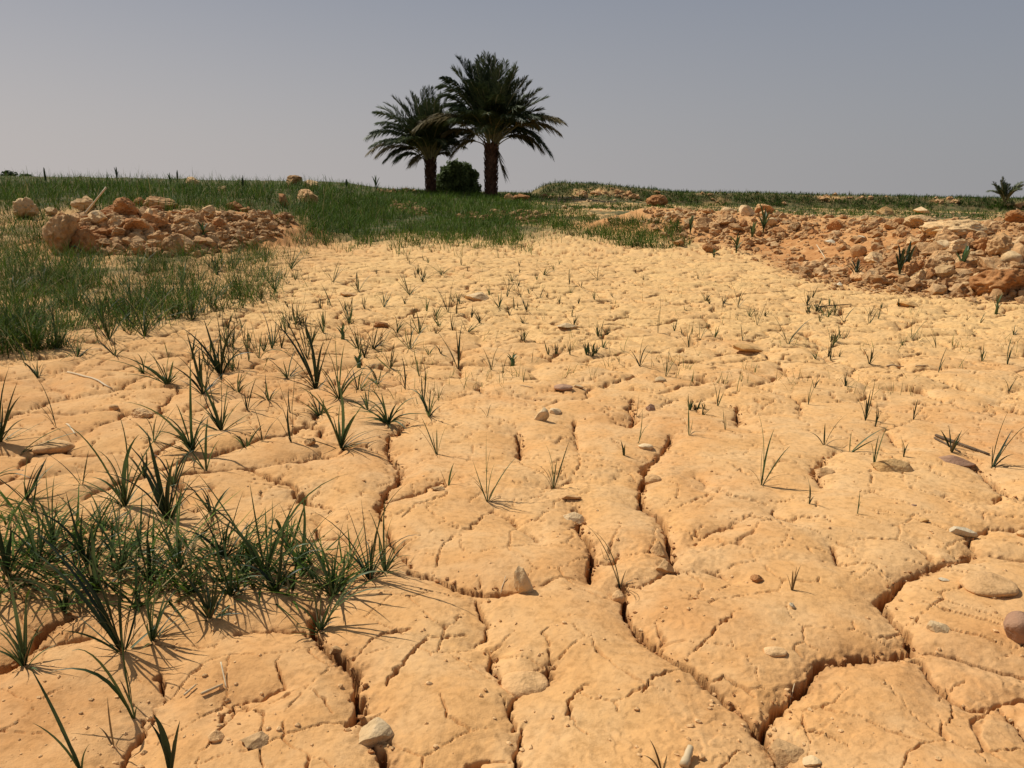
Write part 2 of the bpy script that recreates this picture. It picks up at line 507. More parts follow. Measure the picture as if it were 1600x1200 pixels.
def mat_clod(name, cols, bscale=26, bdist=0.02):
    mt, nt, b, out = new_mat(name); L = nt.links
    tcn = nd(nt, 'ShaderNodeTexCoord'); oi = nd(nt, 'ShaderNodeObjectInfo')
    geo = nd(nt, 'ShaderNodeNewGeometry'); pos = geo.outputs['Position']
    n = tex(nt, 7, 5, 0.6, pos); f = tex(nt, bscale, 5, 0.65, pos); gr = tex(nt, 150, 3, 0.6, pos)
    c = ramp(nt, n.outputs[0], [(0.34, cols[0]), (0.52, cols[1]), (0.70, cols[2])]).outputs[0]
    v = nd(nt, 'ShaderNodeMapRange'); L.new(oi.outputs['Random'], v.inputs['Value']); v.inputs['To Min'].default_value = 0.78; v.inputs['To Max'].default_value = 1.12
    cc = nd(nt, 'ShaderNodeCombineColor'); [L.new(v.outputs[0], cc.inputs[i]) for i in range(3)]
    c = mix(nt, 1.0, c, cc.outputs[0], 'MULTIPLY')
    sp_ = ramp(nt, f.outputs[0], [(0.35, (0.72, 0.70, 0.66)), (0.5, (1, 1, 1)), (0.7, (1.08, 1.06, 1.03))])
    c = mix(nt, 1.0, c, sp_.outputs[0], 'MULTIPLY')
    L.new(c, b.inputs['Base Color']); b.inputs['Roughness'].default_value = 0.92; b.inputs['Specular IOR Level'].default_value = 0.15
    n1 = bump(nt, f.outputs[0], 0.8, bdist); n2 = bump(nt, gr.outputs[0], 0.6, 0.004, n1)
    L.new(n2, b.inputs['Normal'])
    return mt
M['clod'] = mat_clod('earth_clod', [(0.42, 0.22, 0.09), (0.56, 0.33, 0.145), (0.66, 0.43, 0.215)])
M['clod_orange'] = mat_clod('orange_earth_clod', [(0.34, 0.145, 0.048), (0.45, 0.215, 0.08), (0.56, 0.30, 0.125)])
M['clod_pale'] = mat_clod('pale_earth_clod', [(0.56, 0.35, 0.16), (0.64, 0.42, 0.20), (0.71, 0.50, 0.27)])
M['limestone'] = mat_clod('limestone', [(0.58, 0.38, 0.18), (0.66, 0.46, 0.24), (0.72, 0.54, 0.32)], 40, 0.004)
M['stone_orange'] = mat_clod('ochre_stone', [(0.50, 0.27, 0.09), (0.58, 0.34, 0.13), (0.64, 0.42, 0.19)], 40, 0.004)
M['stone_brown'] = mat_clod('brown_stone', [(0.26, 0.14, 0.085), (0.36, 0.21, 0.125), (0.44, 0.27, 0.17)], 40, 0.003)
M['mud_stone'] = mat_clod('mud_coated_stone', [(0.54, 0.31, 0.13), (0.60, 0.36, 0.16), (0.64, 0.41, 0.20)], 40, 0.004)
M['white_stone'] = mat_clod('white_stone', [(0.60, 0.46, 0.28), (0.67, 0.54, 0.35), (0.73, 0.62, 0.43)], 50, 0.003)

def mat_leaf(name, lo, hi, trans=0.25, rough=0.5, tint=False, spec=0.3):
    mt, nt, b, out = new_mat(name); L = nt.links
    geo = nd(nt, 'ShaderNodeNewGeometry')
    n = tex(nt, 14, 3, 0.6, geo.outputs['Position'])
    if tint:
        at = nd(nt, 'ShaderNodeAttribute', attribute_name='tint')
        c = ramp(nt, at.outputs['Fac'], [(0.0, lo), (0.6, hi), (0.86, (hi[0] * 1.5, hi[1] * 1.3, hi[2] * 1.2)), (0.93, (0.22, 0.19, 0.07)), (1.0, (0.38, 0.28, 0.12))]).outputs[0]
        c = mix(nt, 1.0, c, ramp(nt, n.outputs[0], [(0.3, (0.8, 0.8, 0.8)), (0.7, (1.15, 1.15, 1.15))]).outputs[0], 'MULTIPLY')
    else:
        oi = nd(nt, 'ShaderNodeObjectInfo')
        ad = nd(nt, 'ShaderNodeMath', operation='ADD'); L.new(n.outputs[0], ad.inputs[0])
        mu = nd(nt, 'ShaderNodeMath', operation='MULTIPLY_ADD'); L.new(oi.outputs['Random'], mu.inputs[0]); mu.inputs[1].default_value = 0.5; mu.inputs[2].default_value = -0.25
        L.new(mu.outputs[0], ad.inputs[1])
        c = ramp(nt, ad.outputs[0], [(0.25, lo), (0.75, hi)]).outputs[0]
    L.new(c, b.inputs['Base Color']); b.inputs['Roughness'].default_value = rough; b.inputs['Specular IOR Level'].default_value = spec
    tr = nd(nt, 'ShaderNodeBsdfTranslucent'); L.new(c, tr.inputs['Color'])
    ms = nd(nt, 'ShaderNodeMixShader'); ms.inputs[0].default_value = trans
    L.new(b.outputs[0], ms.inputs[1]); L.new(tr.outputs[0], ms.inputs[2]); L.new(ms.outputs[0], out.inputs['Surface'])
    return mt
M['grass'] = mat_leaf('grass_mass', (0.024, 0.046, 0.006), (0.085, 0.145, 0.018), 0.25, 0.7, tint=True, spec=0.10)
M['blade'] = mat_leaf('grass_blade', (0.035, 0.062, 0.018), (0.125, 0.170, 0.060), 0.28, 0.5)
M['blade_dark'] = mat_leaf('grass_blade_dark', (0.016, 0.028, 0.010), (0.042, 0.064, 0.022), 0.12, 0.5)
M['blade_dry'] = mat_leaf('grass_blade_dry', (0.14, 0.085, 0.035), (0.24, 0.16, 0.07), 0.10, 0.6)
M['broad'] = mat_leaf('broad_leaf', (0.04, 0.085, 0.03), (0.09, 0.16, 0.055), 0.2, 0.4)
M['straw'] = mat_leaf('straw', (0.48, 0.34, 0.18), (0.62, 0.48, 0.29), 0.0, 0.6)
M['palm'] = mat_leaf('palm_leaflet', (0.026, 0.040, 0.016), (0.085, 0.108, 0.038), 0.10, 0.55, spec=0.25)
M['palm_old'] = mat_leaf('old_palm_leaflet', (0.09, 0.070, 0.026), (0.17, 0.130, 0.050), 0.10, 0.6, spec=0.15)
M['rachis'] = mat_leaf('frond_stem', (0.16, 0.14, 0.06), (0.24, 0.20, 0.09), 0.0, 0.5)
M['bark'] = mat_clod('palm_bark', [(0.055, 0.026, 0.016), (0.10, 0.048, 0.028), (0.16, 0.085, 0.05)], 30, 0.03)
M['bush'] = mat_leaf('bush_leaf', (0.025, 0.045, 0.014), (0.13, 0.17, 0.055), 0.25, 0.7, tint=False, spec=0.15)
M['wood'] = mat_clod('twig_wood', [(0.12, 0.08, 0.05), (0.18, 0.12, 0.07), (0.24, 0.17, 0.1)], 30, 0.01)
mt, nt, b, out = new_mat('black_plastic'); b.inputs['Base Color'].default_value = (0.012, 0.012, 0.013, 1); b.inputs['Roughness'].default_value = 0.35
M['black'] = mt

# ------------------------------------------------------------------ object helpers
def tag(o, label=None, cat=None, group=None, kind=None):
    if label: o['label'] = label
    if cat: o['category'] = cat
    if group: o['group'] = group
    if kind: o['kind'] = kind
    return o
def mesh_np(name, V, Fq=None, Ft=None, smooth=True):
    """mesh from arrays of quads and triangles"""
    me = bpy.data.meshes.new(name)
    V = np.asarray(V, np.float32)
    nq = 0 if Fq is None else len(Fq); ntr = 0 if Ft is None else len(Ft)
    loops = []
    if nq: loops.append(np.asarray(Fq, np.int32).ravel())
    if ntr: loops.append(np.asarray(Ft, np.int32).ravel())
    lv = np.concatenate(loops)
    st = np.concatenate([np.arange(nq) * 4, nq * 4 + np.arange(ntr) * 3]).astype(np.int32)
    me.vertices.add(len(V)); me.vertices.foreach_set('co', V.ravel())
    me.loops.add(len(lv)); me.loops.foreach_set('vertex_index', lv)
    me.polygons.add(nq + ntr); me.polygons.foreach_set('loop_start', st)
    me.update(calc_edges=True)
    me.polygons.foreach_set('use_smooth', np.full(nq + ntr, smooth, bool))
    return me
def link(name, me, mats, parent=None, loc=None):
    o = bpy.data.objects.new(name, me)
    if mats is not None and not me.materials:
        for mm in (mats if isinstance(mats, (list, tuple)) else [mats]): me.materials.append(mm)
    COL.objects.link(o)
    if parent is not None: o.parent = parent
    if loc is not None: o.location = loc
    return o
def empty(name, loc, rz=0.0):
    o = bpy.data.objects.new(name, None); o.empty_display_size = 0.05
    o.location = loc; o.rotation_euler = (0, 0, rz); COL.objects.link(o); return o

# ------------------------------------------------------------------ ground object
idx = np.arange(NR * NC).reshape(NR, NC)
quads = np.stack([idx[:-1, :-1], idx[:-1, 1:], idx[1:, 1:], idx[1:, :-1]], -1).reshape(-1, 4)
gm = mesh_np('ground', np.stack([X, Y, Z], -1).reshape(-1, 3), Fq=quads)
def g_attr(name, A):
    at = gm.attributes.new(name, 'FLOAT', 'POINT'); at.data.foreach_set('value', np.clip(A, 0, 1).astype(np.float32).ravel())
GRASSN = fbm(X, Y, 0.9, 3, 201)
turfA = ss(9.6, 12.5, Y + 2.2 * GRASSN) * (1 - ss(-0.9, 0.9, X - 0.1 - 0.03 * Y + 1.6 * GRASSN)) * (1 - ss(-0.3, 0.1, SR)) * (1 - ss(-0.2, 0.1, SH))
turfB = ss(14.2, 15.5, Y) * ss(-0.25, 0.12, fbm(X, Y * 2, 2.0, 3, 203)) * 0.95
turfC = ss(-0.45, -0.05, fbm(X, Y, 1.3, 3, 205)) * ss(-1, 0.3, SB) * 0.95
turfL = ss(0.0, 1.0, -X - 1.9) * ss(3.5, 6.5, Y) * (1 - ss(-0.3, 0.0, SH)) * ss(-0.25, 0.35, GRASSN) * 0.75
TURF = np.clip(np.maximum(np.maximum(turfA, turfB), np.maximum(turfC, turfL)), 0, 1)
TURF = np.maximum(TURF, ss(50, 70, Y) * 0.8)
g_attr('turf', TURF)
soil = np.clip(ss(-0.35, 0.15, SR) * (0.62 + 0.6 * fbm(X, Y, 0.6, 3, 211)) + 0.9 * smoothpatch * ss(-0.3, 0.1, SR) + ss(-0.3, 0.2, SH) * 0.7 + 0.35 * wildL, 0, 1)
soil = np.maximum(soil, 0.42 * (1 - ss(-0.9, -0.1, X)) * (1 - ss(3.0, 5.0, Y)) * (0.7 + 0.8 * fbm(X, Y, 0.35, 3, 219)) + 0.16 * (1 - ss(1.0, 2.0, Y)))
soil = np.maximum(soil, ss(-0.8, 0.2, SB) * (0.25 + 0.5 * fbm(X, Y, 1.2, 3, 213)))
g_attr('soil', soil)
g_attr('crumb', np.clip(G / 0.016, 0, 1) * 0.92 + 0.45 * lip)  # painted shade by groove depth, plus crumbled soil on the lips
g_attr('pale', ss(2.2, 4.8, Y) * 0.75 * (1 - loose) * (0.75 + 0.5 * fbm(X, Y, 0.5, 2, 215)) + 0.3 * ss(0.02, 0.06, dome) * ss(0, 0.3, fbm(X, Y, 0.12, 3, 217)))
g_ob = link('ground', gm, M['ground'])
tag(g_ob, kind='structure')

# ------------------------------------------------------------------ grass blades in bulk
def blades_mesh(name, bx, by, bz, L, W, az, lean, curl, tint, K=3, rs=np.random.RandomState(1)):
    n = len(bx)
    V = np.zeros((n, 2 * K + 1, 3), np.float32)
    side = az + np.pi / 2 + rs.uniform(-0.7, 0.7, n)
    sxv, syv = np.cos(side), np.sin(side)
    for k in range(K + 1):
        t = k / K
        hor = L * (lean * t + curl * t * t)
        ver = L * (t * np.sqrt(np.clip(1 - lean ** 2, 0.05, 1)) - 0.55 * curl * t * t)
        x = bx + np.cos(az) * hor; y = by + np.sin(az) * hor; zz = bz - 0.01 + ver
        w = 0.5 * W * (1 - t ** 1.6) * (0.7 + 0.6 * t if k else 0.7)
        if k < K:
            V[:, 2 * k] = np.stack([x - sxv * w, y - syv * w, zz], -1)
            V[:, 2 * k + 1] = np.stack([x + sxv * w, y + syv * w, zz], -1)
        else:
            V[:, 2 * K] = np.stack([x, y, zz], -1)
    o = np.arange(n) * (2 * K + 1)
    Q = np.concatenate([np.stack([o + 2 * k, o + 2 * k + 1, o + 2 * k + 3, o + 2 * k + 2], -1) for k in range(K - 1)]) if K > 1 else None
    Tt = np.stack([o + 2 * K - 2, o + 2 * K - 1, o + 2 * K], -1)
    me = mesh_np(name, V.reshape(-1, 3), Fq=Q, Ft=Tt, smooth=True)
    at = me.attributes.new('tint', 'FLOAT', 'POINT')
    at.data.foreach_set('value', np.repeat(np.clip(tint, 0, 1), 2 * K + 1).astype(np.float32))
    return me
def in_poly(px, py, poly):
    return poly_sd(px, py, poly) > 0
def scatter_px(poly, n, seed, dens=None):
    rs = np.random.RandomState(seed)
    P = np.array(poly, float)
    px = rs.uniform(P[:, 0].min(), P[:, 0].max(), n * 3); py = rs.uniform(P[:, 1].min(), P[:, 1].max(), n * 3)
    k = in_poly(px, py, poly); px, py = px[k][:n], py[k][:n]
    x, y, zz, t = hit(px, py)
    k = ~np.isnan(t)
    x, y = x[k], y[k]
    if dens is not None:
        k = rs.rand(len(x)) < dens(x, y); x, y = x[k], y[k]
    return x, y
def scatter_xy(x0, x1, y0, y1, n, seed, dens):
    rs = np.random.RandomState(seed)
    x = rs.uniform(x0, x1, n); y = rs.uniform(y0, y1, n)
    k = rs.rand(n) < dens(x, y)
    return x[k], y[k]
def grass_obj(label, x, y, hmin, hmax, wmin, wmax, seed, lean=(0.0, 0.5), curl=(0.0, 0.5), tshift=0.0, dry=0.04, K=3, clump=True, name='grass'):
    rs = np.random.RandomState(seed)
    n = len(x)
    L = rs.uniform(hmin, hmax, n)
    if clump: L *= 0.50 + 1.1 * np.clip(fbm(x, y, 0.45, 3, seed) + 0.4, 0, 1.2)
    t = np.clip(rs.normal(0.38, 0.24, n) + 0.45 * fbm(x, y, 0.8, 2, seed + 3) + tshift, 0, 0.84)
    t = np.where(rs.rand(n) < dry, rs.uniform(0.9, 1.0, n), t)
    dd = np.hypot(x, y)
    me = blades_mesh(name, x, y, H(x, y), L, rs.uniform(wmin, wmax, n) * np.clip(dd / 9, 0.8, 2.2), rs.uniform(0, 2 * np.pi, n),
                     rs.uniform(*lean, n), rs.uniform(*curl, n), t, K, rs)
    return tag(link(name, me, M['grass']), label, 'grass', kind='stuff')

SDH = lambda x, y: poly_sd(x, y, HEAP)
SDR = lambda x, y: poly_sd(x, y, RUBBLE)
# 1 tall grass of the left bank, behind and round the heap
keepH = lambda x, y: (SDH(x, y) < -0.02 + 0.25 * perlin(x * 2, y * 2, 8)).astype(float) * np.clip(0.75 + 2.2 * fbm(x, y, 0.7, 3, 301), 0.08, 1)
xa, ya = scatter_px([(-60, 230), (560, 260), (560, 300), (500, 330), (480, 345), (60, 330), (-60, 345)], 15000, 21, keepH)
xb, yb = scatter_xy(-11, -1.9, 10.8, 19, 17000, 22, lambda x, y: (x < -1.9 - 0.1 * (y - 10)) * (SDH(x, y) < -0.1) * np.clip(0.8 + 2.4 * fbm(x, y, 0.9, 3, 303), 0.08, 1))
grass_obj('tall dense green grass along the bank behind the left heap of clods', np.append(xa, xb), np.append(ya, yb), 0.08, 0.32, 0.0045, 0.0075, 31, (0, 0.55), (0, 0.6), -0.02, 0.08)
# seed heads and long stalks standing out against the sky
xs_, ys_ = scatter_xy(-10, -2.6, 11.5, 15, 650, 23, lambda x, y: (x < -2.2).astype(float) * (0.3 + 0.7 * (fbm(x, y, 1.0, 2, 7) > 0)))
grass_obj('thin long grass stalks rising from the left bank against the sky', xs_, ys_, 0.26, 0.50, 0.004, 0.007, 32, (0, 0.35), (0, 0.35), 0.15, 0.30, K=4)
xo, yo = scatter_xy(-16, -4.8, 6.5, 15, 9000, 123, lambda x, y: (x < -0.66 * y) * np.clip(0.7 + 2.4 * fbm(x, y, 0.9, 3, 303), 0.08, 1))
grass_obj('green grass going on to the left beyond the heap', xo, yo, 0.10, 0.34, 0.005, 0.008, 131, (0, 0.55), (0, 0.6), 0.0, 0.08)
# 2 grass around and in front of the heap, reaching to the left edge
LP = [(-60, 340), (70, 335), (110, 400), (230, 405), (330, 395), (430, 385), (480, 350), (500, 385), (450, 420), (430, 470), (300, 505), (230, 520), (130, 540), (-60, 565)]
dl = lambda x, y: (SDH(x, y) < 0.22 + 0.35 * perlin(x * 2, y * 2, 9)) * np.clip(0.16 + 5.2 * fbm(x, y, 0.38, 3, 311) + 0.5 * ss(2.4, 3.8, -x), 0.03, 1)
xc, yc = scatter_px(LP, 30000, 24, dl)
jj = np.random.RandomState(77); jm = (jj.rand(len(xc)) < 0.3) * np.abs(jj.normal(0, 1, len(xc))); ja = jj.rand(len(xc)) * 6.28
xc = xc + 0.16 * jm * np.cos(ja); yc = yc + 0.16 * jm * np.sin(ja)
grass_obj('clumpy green grass between the left heap and the cracked mud', xc, yc, 0.08, 0.26, 0.004, 0.0075, 33, (0.1, 0.85), (0, 0.6), -0.06, 0.12)
# 3 the meadow rising to the palms
MP = [(440, 395), (500, 330), (500, 285), (640, 293), (780, 300), (900, 315), (905, 330), (960, 350), (1060, 355), (1060, 380), (960, 388), (900, 360), (800, 355), (840, 398), (700, 408), (620, 402), (520, 412), (450, 410)]
dm = lambda x, y: (SDR(x, y) < -0.05) * ss(-0.5, 0.35, fbm(x, y, 0.35, 3, 322) + 0.35 * (y - 10.5)) * np.clip(1.15 + 1.4 * fbm(x, y, 0.6, 3, 321) - 0.9 * ss(0.4, 1.2, x) * (fbm(x, y, 0.6, 2, 323) < 0.05), 0.03, 1) * (1 - 0.9 * np.exp(-((x + 1.75 - 0.2 * (y - 13.3)) / 0.22) ** 2) * ss(11.2, 11.6, y) * (1 - ss(15, 15.5, y)))
xd, yd = scatter_px(MP, 26000, 25, dm)
xe, ye = scatter_xy(-3.5, 1.2, 9.0, 27, 16000, 26, lambda x, y: dm(x, y) * (1 - ss(-0.8, 0.7, x - 0.03 * y + 1.3 * fbm(x, y, 0.8, 3, 201))) * ss(8.8, 10.2, y + 1.1 * perlin(x * 1.5, y, 5)))
grass_obj('dense bright green meadow grass sloping up to the palms', np.append(xd, xe), np.append(yd, ye), 0.08, 0.20, 0.005, 0.009, 34, (0, 0.6), (0, 0.5), 0.08, 0.02)
# 4 right, among the rubble and behind it
RP = [(880, 320), (1000, 318), (1300, 318), (1620, 322), (1620, 345), (1400, 340), (1240, 338), (1000, 330), (900, 330)]
xf, yf = scatter_px(RP, 15000, 27, lambda x, y: (SDR(x, y) < 0.1) * np.clip(0.7 + 2.4 * fbm(x, y * 1.5, 1.3, 2, 331), 0.0, 1))
grass_obj('low green grass in strips behind the right rubble', xf, yf, 0.06, 0.14, 0.006, 0.010, 35, (0, 0.6), (0, 0.5), 0.0, 0.03)
FP = [(790, 296), (830, 288), (930, 284), (1240, 292), (1620, 308), (1620, 326), (1300, 318), (1000, 316), (820, 308)]
xg, yg = scatter_px(FP, 14000, 28, lambda x, y: np.clip(0.85 + 2.2 * fbm(x, y, 1.3, 3, 205), 0.0, 1))
xh, yh = scatter_xy(0.8, 26, 28, 36, 11000, 29, lambda x, y: (poly_sd(x, y, FARBANK) > 0.1) * np.clip(1.0 + 1.2 * fbm(x, y, 2, 2, 335), 0.2, 1))
grass_obj('dark green grass covering the long far bank on the right', np.append(xg, xh), np.append(yg, yh), 0.08, 0.19, 0.008, 0.012, 36, (0, 0.6), (0, 0.5), -0.18, 0.08)
RE = [(930, 340), (1060, 350), (1080, 385), (1020, 392), (940, 380), (860, 362), (870, 348)]
xi, yi = scatter_px(RE, 5500, 30, lambda x, y: np.clip(0.55 + 2.2 * fbm(x, y, 0.5, 2, 337), 0.02, 1))
grass_obj('patchy green grass at the left end of the right rubble', xi, yi, 0.08, 0.18, 0.005, 0.008, 37, (0.1, 0.7), (0, 0.6), 0.0, 0.05)
# 5 matted low blades under the big clump at lower left
MT = [(-40, 800), (60, 790), (180, 830), (330, 830), (480, 850), (560, 890), (530, 940), (360, 925), (230, 960), (90, 930), (-40, 950)]
xj, yj = scatter_px(MT, 1300, 38, lambda x, y: np.clip(0.8 + 1.2 * fbm(x, y, 0.12, 2, 339), 0, 1))
grass_obj('matted short green blades under the large tufts at lower left', xj, yj, 0.05, 0.15, 0.004, 0.009, 39, (0.65, 0.98), (0, 0.2), 0.05, 0.10, K=5, clump=False, name='matted_grass')
# thin scattered sprouts of mid field, too small to pick apart
SPX = [(430, 400), (800, 392), (1080, 388), (1250, 430), (1600, 480), (1640, 640), (900, 600), (640, 640), (300, 560), (420, 480)]
xk, yk = scatter_px(SPX, 900, 40, lambda x, y: np.clip(0.35 + 2.0 * fbm(x, y, 0.7, 2, 341) + 0.35 * ss(5, 8, y) - 0.35 * ss(0, 2, x), 0.04, 1))
rs = np.random.RandomState(5)
xk = np.repeat(xk, 3) + rs.normal(0, 0.012, 3 * len(xk)); yk = np.repeat(yk, 3) + rs.normal(0, 0.012, 3 * len(yk))
grass_obj('tiny sparse grass shoots scattered over the dry mud', xk, yk, 0.03, 0.09, 0.0025, 0.004, 41, (0, 0.7), (0, 0.4), 0.0, 0.35, clump=False, name='grass_shoots')

# ------------------------------------------------------------------ single tufts, blade by blade
def ribbon(P, W, fold=0.25, sidev=None):
    """a folded leaf along the points P, of widths W"""
    V = []; Fc = []
    for i, p in enumerate(P):
        tdir = (P[min(i + 1, len(P) - 1)] - P[max(i - 1, 0)]).normalized()
        s = sidev - tdir * sidev.dot(tdir)
        s = s.normalized() if s.length > 1e-4 else Vector((1, 0, 0))
        nrm = tdir.cross(s).normalized()
        w = W[i] * 0.5
        V += [p - s * w + nrm * w * fold, p - nrm * w * fold, p + s * w + nrm * w * fold]
    for i in range(len(P) - 1):
        a = 3 * i
        Fc += [(a, a + 1, a + 4, a + 3), (a + 1, a + 2, a + 5, a + 4)]
    return V, Fc
def bez(a, b, c, n):
    return [a * (1 - t) ** 2 + b * 2 * t * (1 - t) + c * t * t for t in [i / (n - 1.0) for i in range(n)]]
def leaf_geo(tip, ctrl, width, seed, n=9):
    r = random.Random(seed)
    P = bez(Vector((0, 0, -0.008)), ctrl, tip, n)
    W = [width * (0.55 + 0.45 * min(1, 3 * t)) * (1 - t ** 2.2) + 0.0003 for t in [i / (n - 1.0) for i in range(n)]]
    h = Vector((tip.x, tip.y, 0))
    side = Vector((-h.y, h.x, 0)) if h.length > 1e-3 else Vector((1, 0, 0))
    side = side.normalized() + Vector((r.uniform(-1, 1), r.uniform(-1, 1), 0)) * 0.8
    return ribbon(P, W, 0.3, side.normalized())
def tuft(name, px, py, blades, label, cat='grass tuft', group=None, mats=('blade',), parts=True, seed=0):
    """blades: list of (tip offset vector, ctrl vector, width, material index)"""
    loc, t = P3(px, py)
    if parts:
        e = empty(name, loc); tag(e, label, cat, group)
        for i, (tip, ctrl, w, mi) in enumerate(blades):
            V, Fc = leaf_geo(tip, ctrl, w, seed * 31 + i)
            me = bpy.data.meshes.new('blade'); me.from_pydata(V, [], Fc); me.shade_smooth()
            link('blade', me, M[mats[mi % len(mats)]], e)
        return e
    VV = []; FF = []; MI = []
    for i, (tip, ctrl, w, mi) in enumerate(blades):
        V, Fc = leaf_geo(tip, ctrl, w, seed * 31 + i, 6)
        o = len(VV); VV += V; FF += [tuple(q + o for q in f) for f in Fc]; MI += [mi % len(mats)] * len(Fc)
    me = bpy.data.meshes.new(name); me.from_pydata(VV, [], FF); me.shade_smooth()
    ob = link(name, me, [M[k] for k in mats]); ob.location = loc
    me.polygons.foreach_set('material_index', MI)
    return tag(ob, label, cat, group)
def auto_blades(n, h, spread, width, seed, droop=0.35, px=None, dmat=0.0):
    r = random.Random(seed); out = []
    for i in range(n):
        az = r.uniform(0, 2 * math.pi) if i % 3 else seed * 1.7 + r.uniform(-.6, .6); L = h * r.uniform(0.3, 1.0)
        ln = spread * r.uniform(0.15, 1.0)
        hx = math.sin(min(ln, 1.35)); vz = math.cos(min(ln, 1.35))
        d = droop * r.uniform(0, 1)
        tip = Vector((math.cos(az) * L * hx * (1 + 0.3 * d), math.sin(az) * L * hx * (1 + 0.3 * d), max(L * vz * (1 - 0.55 * d), 0.012)))
        ctrl = Vector((tip.x * (0.45 - 0.15 * d) + r.uniform(-.12, .12) * L, tip.y * (0.45 - 0.15 * d) + r.uniform(-.12, .12) * L, L * (0.42 + 0.4 * d) * max(vz, 0.35)))
        out.append((tip, ctrl, width * r.uniform(0.6, 1.15), 1 if r.random() < dmat else 0))
    return out
def tip_blades(px, py, tips, seed):
    """tips: (dx, dy up, width in mm, droop) measured on the photograph, relative to the base"""
    loc, t = P3(px, py); s = t / F * 0.5 * 2; r = random.Random(seed); out = []
    dep = math.atan2(CAM_H - loc.z, math.hypot(loc.x, loc.y)); cd, sd_ = math.cos(dep), math.sin(dep)
    for tp in tips:
        dx, dy, w, d = tp[:4]; mi = tp[4] if len(tp) > 4 else 0
        depth = r.uniform(-0.35, 0.35) * (abs(dx) + 0.3 * abs(dy)) * s
        if dy < 0:                                    # leaf lying towards the viewer
            depth = dy * s * 2.0; dyy = 6
        else: dyy = dy
        if dy >= 0:
            depth = min(depth, dyy * s * 0.8)
            zt = max((dyy * s - depth * sd_) / cd, 0.3 * dyy * s + 0.004)
        else: zt = 0.006
        dyy = zt / s
        tip = Vector((dx * s, depth, zt))
        L = math.hypot(dx, dyy) * s
        ctrl = Vector((dx * s * (0.42 - 0.22 * d), depth * 0.4, dyy * s * (0.55 + 0.1 * d) + L * 0.45 * d))
        ctrl += Vector((r.uniform(-.10, .10), r.uniform(-.10, .10), r.uniform(0, .14))) * L
        out.append((tip, ctrl, w * 0.00095, mi))
    return out

G1 = 'blade'; G2 = 'blade_dark'; G3 = 'blade_dry'
